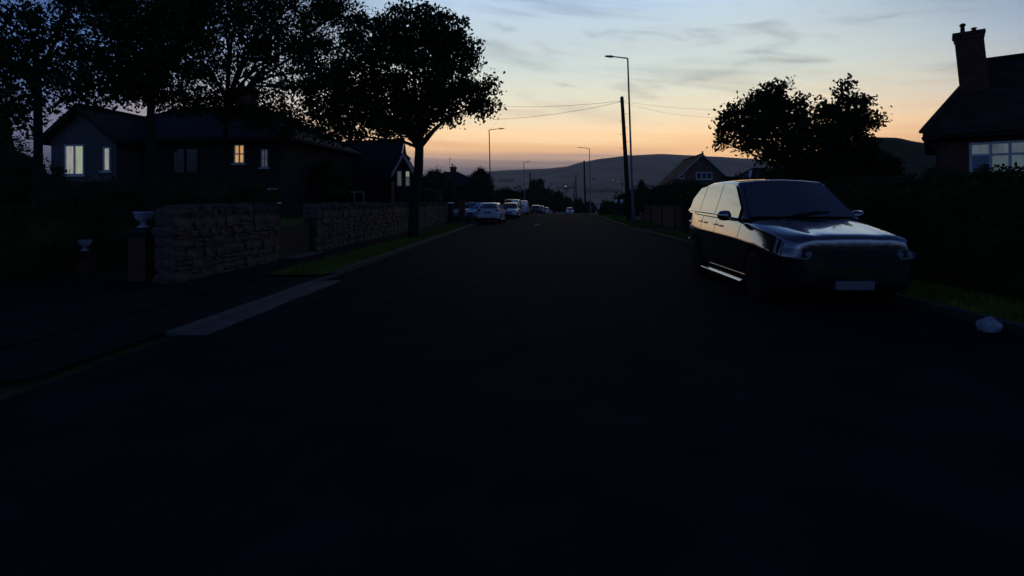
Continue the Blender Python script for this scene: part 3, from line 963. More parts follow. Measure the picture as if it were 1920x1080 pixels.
def stone_wall(name, label, x, y0, y1, z1, seed, max_parts=285):
    rd = random.Random(seed)
    root = thing(name, label, 'wall', (x, y0, 0))
    L = y1 - y0
    MB().box(-0.34, -0.035, 0.14, L - 0.14, 0.0, z1 - 0.06).build('core', mortar_m, root)
    shapes = []
    for k in range(10):
        bm = bmesh.new()
        bmesh.ops.create_cube(bm, size=1.0)
        bmesh.ops.subdivide_edges(bm, edges=bm.edges, cuts=1, use_grid_fill=True)
        for v in bm.verts:
            d = v.co.copy()
            cnt = sum(1 for c in d if abs(c) > 0.4)
            v.co = d * (1.0 if cnt == 1 else 0.98 if cnt == 2 else 0.94) + Vector((rd.uniform(-.16, .16), rd.uniform(-.05, .05), rd.uniform(-.07, .07)))
        me = bpy.data.meshes.new('stone')
        bm.to_mesh(me)
        bm.free()
        me.materials.append(stone_m)
        shapes.append(me)
    places = []
    z = 0.02
    while z < z1 - 0.14:
        h = rd.uniform(0.15, 0.26)
        y = rd.uniform(-0.2, 0)
        while y < L:
            w = rd.uniform(0.22, 0.55)
            a, b = max(0, y), min(L, y + w)
            if b - a > 0.08:
                if rd.random() < 0.3:
                    k = rd.uniform(.35, .65)
                    places.append(((a + b) / 2, z + h * k / 2, b - a - 0.012, h * k - 0.01))
                    places.append(((a + b) / 2 + rd.uniform(-.01, .01), z + h * (1 + k) / 2, b - a - 0.014, h * (1 - k) - 0.01))
                else:
                    places.append(((a + b) / 2, z + h / 2 + rd.uniform(-.022, .022), b - a - 0.012, h * rd.uniform(.86, 1.1)))
            y += w
        z += h
    # upright coping stones
    y = 0
    while y < L:
        w = rd.uniform(0.12, 0.26)
        places.append((y + w / 2, z + rd.uniform(0.06, 0.12), w * 0.94, rd.uniform(0.18, 0.32)))
        y += w
    for ye in (0.075, L - 0.075):
        ze = 0.02
        while ze < z - 0.02:
            hq = min(rd.uniform(0.16, 0.30), z - ze)
            o = bpy.data.objects.new('stone', rd.choice(shapes))
            C.objects.link(o)
            o.parent = root
            o.location = (-0.19, ye, ze + hq / 2)
            o.scale = (rd.uniform(0.34, 0.38), 0.17, hq * 0.97)
            o.rotation_euler = (rd.uniform(-.04, .04), 0, rd.uniform(-.04, .04))
            ze += hq
    places.sort()
    rest = MB()
    for i, (yy, zz, w, h) in enumerate(places):
        cop = h > 0.23
        sx_ = 0.36 if zz > z else 0.13
        loc = (-0.19 if zz > z else -0.035 + rd.uniform(-0.012, 0.02), yy, zz)
        rot = rd.uniform(-0.09, 0.09)
        if i < max_parts:
            o = bpy.data.objects.new('stone', rd.choice(shapes))
            C.objects.link(o)
            o.parent = root
            o.location = loc
            o.scale = (sx_, w, h)
            o.rotation_euler = (rot, rd.uniform(-.06, .06), 0)
        else:
            me = rd.choice(shapes)
            M = Matrix.Translation(loc) @ Matrix.Rotation(rot, 4, 'X') @ Matrix.Diagonal((sx_, w, h, 1))
            rest.add([M @ v.co for v in me.vertices], [tuple(p.vertices) for p in me.polygons])
    if rest.v:
        o = rest.build('farther_stones', stone_m, root)
        o['kind'] = 'stuff'
    return root
stone_wall('stone_wall', 'short rubble stone wall left of the dark gate', -6.5, 9.2, 12.95, 1.22, 3)
stone_wall('stone_wall', 'long rubble stone wall running behind the street tree', -6.5, 15.1, 37.6, 1.22, 8)
# raised lawn behind
lw = struct(MB().add([(-6.86, 12.9, 0.78), (-6.86, 40, 0.85), (-18, 40, 1.1), (-18, 12.9, 0.9)], [(0, 1, 2, 3)]).build('garden_lawn', grass_m))
# dark plank gate between the walls
g = thing('garden_gate', 'dark plank gate between the two stone walls', 'gate', (-6.6, 13.0, 0))
for k in range(12):
    MB().box(-0.02, 0.02, 0.12 + k * 0.155, 0.12 + k * 0.155 + 0.145, 0.06, 0.88 + 0.02 * math.sin(k)).build('plank', dark_m, g)
MB().box(-0.06, -0.022, 0.1, 1.98, 0.2, 0.3).build('rail', dark_m, g)
MB().box(-0.06, -0.022, 0.1, 1.98, 0.66, 0.76).build('rail', dark_m, g)
for yy in (0.0, 2.0):
    MB().box(-0.08, 0.08, yy, yy + 0.1, 0, 1.05).build('post', dark_m, g)
MB().box(-0.9, 0.45, 0.15, 1.95, 0.0, 0.075).build('threshold', concrete, g)

pillar('gate_pillar', 'white capped gate pillar at the far end of the long stone wall', -6.35, 38.1, 0.36, 1.42, pebble_m, white_m)
pillar('gate_pillar', 'dark gate pillar between the stone wall end and the driveway car', -6.0, 41.5, 0.5, 1.6, brick_m, slate_m)
for k, (px, lab) in enumerate(((1155, 'white ball topped gate pillar, left of the pair below the telegraph pole'), (1165.5, 'white ball topped gate pillar, right of the pair below the telegraph pole'))):
    q = at(px, 380, 50.0)
    pillar('ball_topped_pillar', lab, q.x, 50.0, 0.30, 1.30, pebble_m, pebble_m, ball=True, group='ball topped gate pillars')
q = at(1122, 392, 60.0)
pillar('ball_topped_pillar', 'small white ball topped pillar left of the pair, near the verge', q.x + 0.0, 60, 0.2, 0.62, pebble_m, pebble_m, ball=True, group='ball topped gate pillars')

# urns on their pedestals
URN = [(0.06, 0), (0.10, 0.0), (0.10, 0.025), (0.05, 0.05), (0.035, 0.09), (0.05, 0.12), (0.10, 0.15), (0.135, 0.20), (0.15, 0.27), (0.165, 0.29), (0.165, 0.31), (0.14, 0.31), (0.12, 0.27), (0.01, 0.25)]
def urn(label, plabel, px, py_top, Y, s):
    p = at(px, py_top, Y)
    zb = p.z - 0.31 * s
    pillar('pedestal', plabel, p.x, Y, 0.34 * s, max(0.2, zb - 0.14), brick_m, slate_m, 'pedestal')
    o = MB().lathe([(r * s, z * s) for r, z in URN], 20).build('urn', urn_m, None, smooth=True)
    o.location = (p.x, Y, zb + 0.0)
    tag(o, label, 'urn')
urn('pale goblet urn on the higher pedestal left of the stone wall', 'dark pedestal under the higher pale urn', 268.5, 397, 9.6, 0.97)
urn('smaller pale urn standing lower, at far left', 'low dark pedestal under the smaller urn', 158.5, 450, 11.0, 0.75)
# bird table with white edges behind the wall
b = at(515, 366, 17.0)
bt = thing('bird_table', 'dark bird table with white roof edge and tray above the garden lawn', 'bird table', (b.x, 17.0, 0.75))
zt = 1.5 - 0.75 - (381.5 - 380) / FPX * 17
MB().box(-0.03, 0.03, -0.03, 0.03, 0, zt).build('pole', dark_m, bt)
MB().box(-0.15, 0.15, -0.15, 0.15, zt, zt + 0.035).build('tray', white_m, bt)
for sx_ in (-0.12, 0.12):
    MB().box(sx_ - .012, sx_ + .012, -.012, .012, zt + .035, zt + 0.47).build('post', dark_m, bt)
MB().prism([(-0.15, -0.16, zt + .47), (-0.15, 0.16, zt + .47), (-0.15, 0, zt + .60)], (0.3, 0, 0)).build('roof', dark_m, bt)
MB().box(-0.155, 0.155, -0.175, -0.162, zt + .46, zt + .49).build('roof_edge', white_m, bt)

# painted stone on the right verge kerb
wsb = bmesh.new()
bmesh.ops.create_icosphere(wsb, subdivisions=3, radius=1)
for v in wsb.verts:
    d = 1 + 0.10 * math.sin(v.co.x * 4 + 1) * math.cos(v.co.y * 5) + 0.06 * math.sin(v.co.z * 7)
    v.co = Vector((v.co.x * 0.115, v.co.y * 0.10, max(-0.5, v.co.z) * 0.105)) * d
wme = bpy.data.meshes.new('verge_stone')
wsb.to_mesh(wme)
wsb.free()
wme.shade_smooth()
wme.materials.append(urn_m)
ws = bpy.data.objects.new('verge_stone', wme)
C.objects.link(ws)
q = at(1857, 625, 5.95)
ws.location = (5.24, 5.92, 0.07)
tag(ws, 'rounded white painted stone lying against the kerb at lower right', 'stone')

# right hand garden wall and hedges
gw = thing('garden_wall', 'dark rendered garden wall along the verge right of the telegraph pole', 'wall', (8.3, 27, 0))
MB().box(-0.1, 0.1, 0, 13, 0, 1.25).build('panel', brick_m, gw)
MB().box(-0.15, 0.15, -0.05, 13.05, 1.253, 1.33).build('coping', slate_m, gw)
for k in range(5):
    MB().box(-0.16, -0.102, 0.1 + k * 3.1, 0.4 + k * 3.1, 0, 1.25).build('buttress', brick_m, gw)
hedge('hedge', 'tall dark hedge behind the black car, beneath the near house', lambda y: 7.6, 6.0, 25.0, 1.1, 1.85, 2.1, 0.06, 42000, 4)
hedge('hedge', 'dark hedge at the far left edge behind the urns', lambda y: -10.5, 5.5, 15.5, 1.0, 1.1, 1.5, 0.06, 22000, 6)

# ------------------------------------------------------------------ street furniture
def lamp_post(label, px_base, px_top, py_top, Y, arm_px, r=0.085):
    gz = ground_z(Y)
    top = at(px_top, py_top, Y)
    bx = (px_base - CX) / FPX * Y
    r_ = thing('street_lamp', label, 'street lamp', (bx, Y, gz), 0, 'street lamps along the road')
    t = Vector((top.x - bx, 0, top.z - gz))
    MB().tube([(0, 0, -0.1), (0, 0, 1.2), t * (1.25 / t.z), t], [r * 1.25, r * 1.25, r * 0.8, r * 0.55], 10).build('column', steel_m, r_, smooth=True)
    MB().box(-0.05, 0.05, -r * 1.32, -r * 1.2, 0.5, 1.0).build('access_door', steel_m, r_)
    al = (arm_px - px_top) / FPX * Y
    sgn = 1 if al > 0 else -1
    al = abs(al)
    hd = min(0.55, al * 0.45)
    e = t + Vector((sgn * (al - hd), 0, 0.10 * (al - hd) + 0.04))
    MB().tube([t + Vector((0, 0, -0.12)), t + Vector((0, 0, 0.02)), e], [r * .5, r * .48, r * .38], 8).build('arm', steel_m, r_, smooth=True)
    h = MB()
    d = Vector((sgn, 0, 0.06)).normalized()
    secs = [(0, 0.05, 0.045), (0.08, 0.09, 0.05), (0.3, 0.13, 0.05), (0.75, 0.12, 0.035), (1.0, 0.06, 0.015)]
    vs, fs = [], []
    for s, w, hh in secs:
        c = e + d * (s * hd)
        vs += [c + Vector((0, -w, -hh)), c + Vector((0, w, -hh)), c + Vector((0, w * .8, hh)), c + Vector((0, -w * .8, hh))]
    for i in range(len(secs) - 1):
        for k in range(4):
            a, b_ = i * 4 + k, i * 4 + (k + 1) % 4
            fs.append((a, b_, b_ + 4, a + 4))
    fs += [(3, 2, 1, 0), tuple(len(vs) - 4 + k for k in range(4))]
    h.add(vs, fs).build('lamp_head', steel_m, r_)
    return r_
lamp_post('tallest street lamp, arm to the left, beside the telegraph pole', 1187.5, 1177, 110, 33.5, 1134, 0.095)
lamp_post('street lamp with arm to the right above the parked silver cars', 921, 917, 244, 52.0, 946, 0.085)
lamp_post('street lamp with arm to the left, farther down on the right', 1107.5, 1105, 278.5, 84.0, 1083, 0.10)
lamp_post('small far street lamp with arm to the right above the parked van', 984.5, 982, 304, 100.0, 994, 0.10)

def tele_pole(label, px_base, px_top, py_top, Y, r=0.15, steps=True):
    gz = ground_z(Y)
    top = at(px_top, py_top, Y)
    bx = (px_base - CX) / FPX * Y
    r_ = thing('telegraph_pole', label, 'telegraph pole', (bx, Y, gz), 0, 'telegraph poles on the right')
    t = Vector((top.x - bx, 0, top.z - gz))
    MB().tube([(0, 0, -0.2), t * 0.5, t * 0.995, t], [r * 1.15, r * 0.95, r * 0.78, r * 0.5], 12).build('shaft', pole_m, r_, smooth=True)
    if steps:
        for k in range(9):
            z = t * (0.42 + 0.055 * k)
            s = -1 if k % 2 else 1
            MB().tube([z, z + Vector((s * (r + 0.16), 0, 0.01)), z + Vector((s * (r + 0.16), 0, 0.05))], 0.014, 5).build('step', steel_m, r_)
        MB().lathe([(r * .95, -0.05), (r * 1.0, -.05), (r * 1.0, 0.02), (r * .95, .02)], 12, t * 0.965).build('bracket', steel_m, r_)
        MB().box(t.x - 0.06, t.x + 0.06, -r - 0.1, -r + 0.02, t.z * 0.28, t.z * 0.28 + 0.3).build('junction_box', steel_m, r_)
    return r_, Vector((bx, Y, gz)) + t
_, ptop1 = tele_pole('tall near telegraph pole carrying the wires beside the tallest lamp', 1180, 1166, 181, 40.0, 0.17)
_, ptop2 = tele_pole('far telegraph pole left of the right-hand far lamp', 1098, 1095, 301, 90.0, 0.16, False)
_, ptop3 = tele_pole('thin farther telegraph pole, second from the right-hand far lamp', 1081, 1079.5, 329, 118.0, 0.15, False)
_, ptop4 = tele_pole('thinnest farthest telegraph pole at the road end', 1077, 1076, 339, 130.0, 0.13, False)
_, ptop5 = tele_pole('short telegraph pole beside the small far left lamp', 995.5, 993.5, 322, 95.0, 0.14, False)
def wire(label, a, b, sag, r=0.013):
    a, b = Vector(a), Vector(b)
    pts = []
    for k in range(25):
        t = k / 24
        q = a.lerp(b, t)
        q.z -= sag * 4 * t * (1 - t)
        pts.append(q)
    o = MB().tube(pts, r, 5).build('overhead_wire', wire_m)
    tag(o, label, 'wire', 'wires from the tall pole')
pt = ptop1 - Vector((0, 0, 0.35))
wire('upper wire running left from the tall telegraph pole', pt, at(905, 196, 62), 0.35)
wire('lower wire slanting left from the tall telegraph pole', pt - Vector((0, 0, 0.05)), at(925, 224, 46), 0.25)
wire('upper wire running right from the tall telegraph pole to the bushy tree', pt, at(1400, 208, 24), 0.15, 0.006)
wire('lower wire running right from the tall telegraph pole to the bushy tree', pt - Vector((0, 0, 0.06)), at(1400, 222, 27), 0.35, 0.006)

# ------------------------------------------------------------------ vehicles
def interp(tab, x):
    if x <= tab[0][0]:
        return tab[0][1]
    for (a, b), (c, d) in zip(tab, tab[1:]):
        if x <= c:
            return b + (d - b) * (x - a) / (c - a)
    return tab[-1][1]
def smooth_by_angle(o, ang=35):
    bm = bmesh.new()
    bm.from_mesh(o.data)
    for f_ in bm.faces:
        f_.smooth = True
    for e in bm.edges:
        e.smooth = not (len(e.link_faces) == 2 and e.calc_face_angle(0) > R(ang))
    bm.to_mesh(o.data)
    bm.free()
def bake(o, ang=30):
    bpy.context.view_layer.update()
    dg = bpy.context.evaluated_depsgraph_get()
    me = bpy.data.meshes.new_from_object(o.evaluated_get(dg))
    o.modifiers.clear()
    o.data = me
    smooth_by_angle(o, ang)
from mathutils.bvhtree import BVHTree
def patch_on(nm, body, outline, axis, m, root, off=0.012, depth=0.03, nu=10, nv=4):
    """a piece lying on the body: outline gives (u, low, high) stations; axis '-y' seen from the front, '+y' from behind, '+x'/'-x' from the side"""
    outline = sorted(outline)
    me = body.data
    bvh = BVHTree.FromPolygons([v.co for v in me.vertices], [tuple(p_.vertices) for p_ in me.polygons])
    D = {'-y': Vector((0, 1, 0)), '+y': Vector((0, -1, 0)), '+x': Vector((-1, 0, 0)), '-x': Vector((1, 0, 0))}[axis]
    us = [t[0] for t in outline]
    lo_t = [(t[0], t[1]) for t in outline]
    hi_t = [(t[0], t[2]) for t in outline]
    F, Bk = [], []
    last = None
    for i in range(nu + 1):
        u = us[0] + (us[-1] - us[0]) * i / nu
        a, b = interp(lo_t, u), interp(hi_t, u)
        for j in range(nv + 1):
            z = a + (b - a) * j / nv
            o_ = Vector((u, 0, z)) - D * 4 if axis in ('-y', '+y') else Vector((0, u, z)) - D * 4
            hit = bvh.ray_cast(o_, D)
            if hit[0] is None or (last is not None and (hit[0] - last).length > 0.6):
                q = (last or o_ + D * 2) + Vector((0, 0, 0))
                q = Vector((u, q.y, z)) if axis in ('-y', '+y') else Vector((q.x, u, z))
                nrm = -D
            else:
                q, nrm = hit[0], hit[1]
                if nrm.dot(D) > 0:
                    nrm = -nrm
                last = q
            F.append(q + nrm * off)
            Bk.append(q - D * -depth)
    n = len(F)
    fs = []
    w = nv + 1
    for i in range(nu):
        for j in range(nv):
            a = i * w + j
            fs.append((a, a + w, a + w + 1, a + 1))
            fs.append((n + a, n + a + 1, n + a + w + 1, n + a + w))
    ring = [i * w for i in range(nu + 1)] + [nu * w + j for j in range(1, w)] + [i * w + nv for i in range(nu - 1, -1, -1)] + [j for j in range(nv - 1, 0, -1)]
    for k in range(len(ring)):
        a, b = ring[k], ring[(k + 1) % len(ring)]
        fs.append((a, b, n + b, n + a))
    o = MB().add(F + Bk, fs).build(nm, m, root)
    smooth_by_angle(o, 40)
    return o
def car(name, label, cat, loc, rz, S, paint, group=None, detail=True, rails=False, plates=True):
    """front at -y. S: dict of the car's lines"""
    root = thing(name, label, cat, loc, rz, group)
    top, wid, bot = S['top'], S['wid'], S['bot']
    ys = S['ys']
    secs = []
    for y in ys:
        zt, w, zb = interp(top, y), interp(wid, y), interp(bot, y)
        h = zt - zb
        cr = S.get('crease', 0.62)
        half = [(0, zb), (w * .80, zb), (w * .95, zb + .05 * h), (w * .985, zb + .25 * h), (w * .97, zb + .42 * h), (w * 1.0, zb + cr * h),
                (w * .985, zb + (cr + .05) * h), (w * (.985 - S.get('lean', .035)), zb + .92 * h), (w * (.955 - S.get('lean', .035)), zb + .985 * h), (w * .64, zt + S.get('crown', .03) * (.7 if y > -1.0 else 1.0)), (w * .5, zt + S.get('crown', .03) * (.85 if y > -1.0 else .62)), (w * .3, zt + S.get('crown', .03)), (0, zt + S.get('crown', .03))]
        secs.append([(x, y, z) for x, z in half] + [(-x, y, z) for x, z in reversed(half[1:-1])])
    n = len(secs[0])
    vs = [p_ for s_ in secs for p_ in s_]
    fs = []
    for i in range(len(secs) - 1):
        for k in range(n):
            a, b_ = i * n + k, i * n + (k + 1) % n
            fs.append((a, b_, b_ + n, a + n))
    fs += [tuple(reversed(range(n))), tuple(range(len(vs) - n, len(vs)))]
    body = MB().add(vs, fs).build('body', paint, root, smooth=True)
    ss = body.modifiers.new('sub', 'SUBSURF')
    ss.levels = ss.render_levels = 2 if detail else 1
    # wheel arches
    cut = MB()
    wr = S['wr']
    for wy in S['wy']:
        cut.lathe([(wr * 1.16, -1.4), (wr * 1.16, 1.4)], 28, (0, wy, wr), 'x')
    co = cut.build('cutter', plastic_m, root)
    bo = body.modifiers.new('arch', 'BOOLEAN')
    bo.object = co
    bo.operation = 'DIFFERENCE'
    bo.solver = 'EXACT'
    bpy.context.view_layer.update()
    dg = bpy.context.evaluated_depsgraph_get()
    me = bpy.data.meshes.new_from_object(body.evaluated_get(dg))
    body.modifiers.clear()
    body.data = me
    body.data.materials.clear()
    body.data.materials.append(paint)
    bpy.data.objects.remove(co, do_unlink=True)
    smooth_by_angle(body, 40)
    # greenhouse
    y0, z0, y1, z1, y2, z2, y3, z3 = S['gh']       # windscreen foot, windscreen top, roof rear, tail foot
    wb, wrf = S['ghw']
    ym = (y1 + y2) / 2
    zm = max(z1, z2) + S.get('roofarch', 0.035)
    prof = [(y0, z0, wb), (y1, z1, wrf), (y1 + .35 * (y2 - y1), zm, wrf * 1.02), (y1 + .7 * (y2 - y1), zm - .005, wrf * 1.01), (y2, z2, wrf * .97), (y2 + .5 * (y3 - y2), z2 + .42 * (z3 - z2), wrf * .96 + .38 * (wb - wrf)), (y3, z3, wb * .97)]
    tv, tf = [], []
    npf = len(prof)
    for (y, z, w) in prof:
        low_ = 0.02 if z > z0 + .2 else 0
        for kx, dz in ((-1, 0), (-.55, .03 if low_ else 0.01), (0, .045 if low_ else 0.015), (.55, .03 if low_ else .01), (1, 0)):
            tv.append((w * kx, y + (0 if low_ else (-.07 if y < 0 else .04) * (1 - kx * kx)), z + dz))
    for i in range(npf - 1):
        for k in range(4):
            a = i * 5 + k
            tf.append((a, a + 1, a + 6, a + 5))
    # sides: belt line vertices under the roof stations
    belt = []
    for i, (y, z, w) in enumerate(prof[1:-1]):
        t = (y - y0) / (y3 - y0)
        belt.append((y, z0 + (z3 - z0) * t, wb))
    nb = len(tv)
    for sgn in (-1, 1):
        for (y, z, w) in belt:
            tv.append((sgn * w, y, z - 0.05))
    nbt = len(belt)
    for s_i, (sgn, col) in enumerate(((-1, 0), (1, 4))):
        o_ = nb + s_i * nbt
        tf.append((0 * 5 + col, 5 + col, o_))
        for i in range(nbt - 1):
            tf.append((o_ + i, 5 * (i + 1) + col, 5 * (i + 2) + col, o_ + i + 1))
        tf.append((o_ + nbt - 1, 5 * (npf - 2) + col, 5 * (npf - 1) + col))
    gh = MB().add(tv, tf).build('roof', S.get('roofmat', paint), root)
    bm = bmesh.new()
    bm.from_mesh(gh.data)
    eds = [e for e in bm.edges if len(e.link_faces) == 2 and e.calc_face_angle(0) > R(25)]
    bmesh.ops.bevel(bm, geom=eds, offset=0.05, segments=3, affect='EDGES', profile=0.6)
    bm.to_mesh(gh.data)
    bm.free()
    smooth_by_angle(gh, 30)
    # glass
    off = 0.012
    def side_pt(sgn, y, v):
        """v 0 at the belt, 1 at the roof edge"""
        zb_ = z0 + (z3 - z0) * (y - y0) / (y3 - y0)
        if y < y1:
            zr_ = z0 + (z1 - z0) * (y - y0) / (y1 - y0)
        elif y > y2:
            zr_ = z3 + (z2 - z3) * (y3 - y) / (y3 - y2)
        else:
            zr_ = interp([(y1, z1), (y1 + .35 * (y2 - y1), zm), (y1 + .7 * (y2 - y1), zm - .005), (y2, z2)], y)
        z = zb_ + v * (zr_ - zb_)
        full = zm - zb_
        w = wb + (wrf - wb) * max(0, min(1, (z - zb_) / full))
        return Vector((sgn * (w + off + 0.02), y, z))
    vlo, vhi = S.get('vr', (.06, .86))
    for sgn in (-1, 1):
        for (ya, yb) in S['side_glass']:
            N = 6
            lo = [side_pt(sgn, ya + (yb - ya) * k / N, vlo) for k in range(N + 1)]
            hi = [side_pt(sgn, ya + (yb - ya) * k / N, vhi) for k in range(N + 1)]
            g_ = MB().add(lo + hi, [(k, k + 1, N + 2 + k, N + 1 + k) for k in range(N)])
            gw_ = g_.build('side_window', carglass_m, root)
            so = gw_.modifiers.new('solid', 'SOLIDIFY')
            so.thickness = 0.008
            bake(gw_)
    def cross_glass(nm, ya, za, wa, yb, zb_, wb_, push, bulge, m=carglass_m):
        g_ = MB()
        N, M = 10, 5
        v_ = []
        for j in range(M + 1):
            t = j / M
            for k in range(N + 1):
                s_ = -1 + 2 * k / N
                v_.append(((wa + (wb_ - wa) * t) * s_, ya + (yb - ya) * t + push * (bulge * (1 - s_ * s_) + off), za + (zb_ - za) * t + 0.035 * (1 - s_ * s_) * t + off))
        o_ = g_.add(v_, [(j * (N + 1) + k, j * (N + 1) + k + 1, (j + 1) * (N + 1) + k + 1, (j + 1) * (N + 1) + k) for j in range(M) for k in range(N)]).build(nm, m, root, smooth=True)
        so = o_.modifiers.new('solid', 'SOLIDIFY')
        so.thickness = 0.006
        so.offset = 1 if push < 0 else -1
        bake(o_)
        return o_
    def lerp3(t):
        return y0 + (y1 - y0) * t, z0 + (z1 - z0) * t, wb + (wrf - wb) * t
    a_, b_ = lerp3(.03), lerp3(.93)
    cross_glass('windscreen', a_[0] - .01, a_[1] + .01, a_[2] * .93, b_[0] - .012, b_[1] + .012, b_[2] * .92, -1, .075)
    if S.get('rearglass', True):
        q0 = (y3 + (y2 - y3) * .14, z3 + (z2 - z3) * .14, wb * .97 + (wrf - wb) * .14)
        q1 = (y3 + (y2 - y3) * .88, z3 + (z2 - z3) * .88, wb * .97 + (wrf - wb) * .88)
        cross_glass('rear_window', q0[0] + .015, q0[1], q0[2] * .86, q1[0] + .015, q1[1], q1[2] * .88, 1, .045)
    # wheels
    tw = S.get('tw', .22)
    hw = S['track']
    tyre = MB().lathe([(wr * .62, -tw / 2), (wr * .9, -tw / 2), (wr, -tw * .36), (wr, tw * .36), (wr * .9, tw / 2), (wr * .62, tw / 2)], 28, axis='x').mesh('tyre', True)
    rim = MB().lathe([(wr * .64, -tw * .42), (wr * .64, tw * .40), (wr * .58, tw * .43), (wr * .56, tw * .2), (0.05, tw * .2)], 28, axis='x')
    for k in range(5):
        a = 2 * math.pi * k / 5
        rim.bar((tw * .33, .04 * math.cos(a), .04 * math.sin(a)), (tw * .36, wr * .6 * math.cos(a), wr * .6 * math.sin(a)), .05, .07, (1, 0, 0))
    rim = rim.mesh('rim')
    tyre.materials.append(rubber_m)
    rim.materials.append(alloy_m)
    for wy in S['wy']:
        for sgn in (-1, 1):
            w_ = bpy.data.objects.new('wheel', None)
            C.objects.link(w_)
            w_.parent = root
            w_.location = (sgn * hw, wy, wr)
            w_.rotation_euler = (0, 0, 0 if sgn > 0 else math.pi)
            for nm, me_ in (('tyre', tyre), ('rim', rim)):
                o_ = bpy.data.objects.new(nm, me_)
                C.objects.link(o_)
                o_.parent = w_
    yf, yr = ys[0], ys[-1]
    Wf = S['W'] / 2
    # lamps
    def lampblock(nm, m, x0_, x1_, z0_, z1_, yfront, depth, sweep, sgn, sgn_y):
        N = 5
        v_, f_ = [], []
        for k in range(N + 1):
            t = k / N
            x_ = x0_ + (x1_ - x0_) * t
            yy = yfront + sgn_y * sweep * t * t
            za, zb_ = z0_ + (z1_ - z0_) * .12 * t * t, z1_
            for (dy, z_) in ((0, za), (sgn_y * .03, zb_), (sgn_y * depth, zb_ - .02), (sgn_y * depth, za + .02)):
                v_.append((sgn * x_, yy + dy, z_))
        for k in range(N):
            for j in range(4):
                a, b2 = k * 4 + j, k * 4 + (j + 1) % 4
                f_.append((a, b2, b2 + 4, a + 4))
        f_ += [(3, 2, 1, 0), tuple(N * 4 + j for j in range(4))]
        return MB().add(v_, f_).build(nm, m, root, smooth=False, bevel=.012)
    for sgn in (-1, 1):
        hl = S['head']
        if S.get('patch'):
            h_ = patch_on('headlight', body, [(sgn * u_, a2, b2) for u_, a2, b2 in S['patch']['head']], '-y', lens_m, root, .010, .05, 14, 6)
            patch_on('light_strip', body, [(sgn * u_, a2 + .012, a2 + .032) for u_, a2, b2 in S['patch']['head'][1:]], '-y', lamp_m, h_, .014, .01, 10, 1)
            for uc in (.62, .76):
                patch_on('lamp_ring', body, [(sgn * (uc + .042 * math.cos(math.pi * k / 8)), .785 - .042 * math.sin(math.pi * k / 8), .785 + .042 * math.sin(math.pi * k / 8) + .001) for k in range(9)], '-y', lamp_m, h_, .014, .01, 12, 4)
        else:
            lampblock('headlight', lamp_m, hl[0], hl[1], hl[2], hl[3], yf + hl[4], .16, hl[5], sgn, 1)
        tl = S['tail']
        lampblock('tail_light', tail_m, tl[0], tl[1], tl[2], tl[3], yr - tl[4], .14, tl[5], sgn, -1)
        # mirror
        my, mz = S['mirror']
        mm = MB()
        v_ = []
        for (ox, rr) in ((0, .35), (.03, .9), (.12, 1.0), (.19, .85), (.22, .45)):
            for k in range(8):
                a = 2 * math.pi * k / 8
                v_.append((sgn * (Wf + .02 + ox), my + .065 * rr * math.cos(a) * 1.2, mz + .085 * rr * math.sin(a) * 1.05))
        fs_ = [(i * 8 + k, i * 8 + (k + 1) % 8, i * 8 + 8 + (k + 1) % 8, i * 8 + 8 + k) for i in range(4) for k in range(8)] + [tuple(range(8)), tuple(range(32, 40))]
        mm.add(v_, fs_)
        mm.bar((sgn * (Wf - .12), my + .02, mz - .07), (sgn * (Wf + .06), my, mz - .03), .05, .035)
        mm.build('mirror', S.get('mirrormat', plastic_m), root, smooth=True)
        if detail:
            for hy in S['handles']:
                zz = z0 + (z3 - z0) * (hy - y0) / (y3 - y0) - .17
                MB().bar((sgn * (Wf - .005), hy - .1, zz), (sgn * (Wf - .005), hy + .1, zz), .03, .03).build('door_handle', chrome_m if S.get('chrome') else plastic_m, root, bevel=.008)
            MB().prism([(sgn * (Wf - .10), S['wy'][0] + wr * 1.2, S['sill']), (sgn * (Wf + .015), S['wy'][0] + wr * 1.2, S['sill']), (sgn * (Wf + .03), S['wy'][0] + wr * 1.2, S['sill'] + S.get('skirth', .1) * .4), (sgn * (Wf - .03), S['wy'][0] + wr * 1.2, S['sill'] + S.get('skirth', .1))],
                       (0, S['wy'][1] - S['wy'][0] - 2.4 * wr, 0)).build('side_skirt', S.get('skirtmat', plastic_m), root, bevel=.015)
            # window surround strip along the belt
            N = 8
            ya, yb = S['side_glass'][0][0], S['side_glass'][-1][1]
            st = MB()
            st.tube([side_pt(sgn, ya + (yb - ya) * k / N, 0.03) for k in range(N + 1)], .012, 5)
            st.build('window_trim', chrome_m if S.get('chrome') else plastic_m, root)
            if rails:
                rl = MB()
                rl.tube([side_pt(sgn, y1 + .15 + (y2 - y1 - .25) * k / 8, 1.0) + Vector((-sgn * .05, 0, .03 + .035 * math.sin(math.pi * min(1, max(0, k / 8)))) ) for k in range(9)], .018, 6)
                rl.build('roof_rail', chrome_m, root, smooth=True)
    # front and rear furniture
    gx, gz0, gz1, gpush = S['grille']
    gr = MB()
    gr.box(-gx, gx, yf - gpush, yf + .10, gz0, gz1)
    if S.get('patch'):
        for sgn in (-1, 1):
            patch_on('grille', body, [(sgn * u_, a2, b2) for u_, a2, b2 in S['patch']['grille']], '-y', plastic_m, root, .01, .05, 10, 6)
            patch_on('side_intake', body, [(sgn * u_, a2, b2) for u_, a2, b2 in S['patch']['intake']], '-y', plastic_m, root, .01, .05, 8, 4)
            for seam in S['patch']['seams']:
                patch_on('door_seam', body, [(seam[0], seam[1], seam[2]), (seam[0] + .012, seam[1], seam[2])], '+x' if sgn > 0 else '-x', plastic_m, root, .002, .02, 1, 12)
        patch_on('lower_intake', body, S['patch']['lower'], '-y', plastic_m, root, .01, .05, 16, 4)
        gro = root
    else:
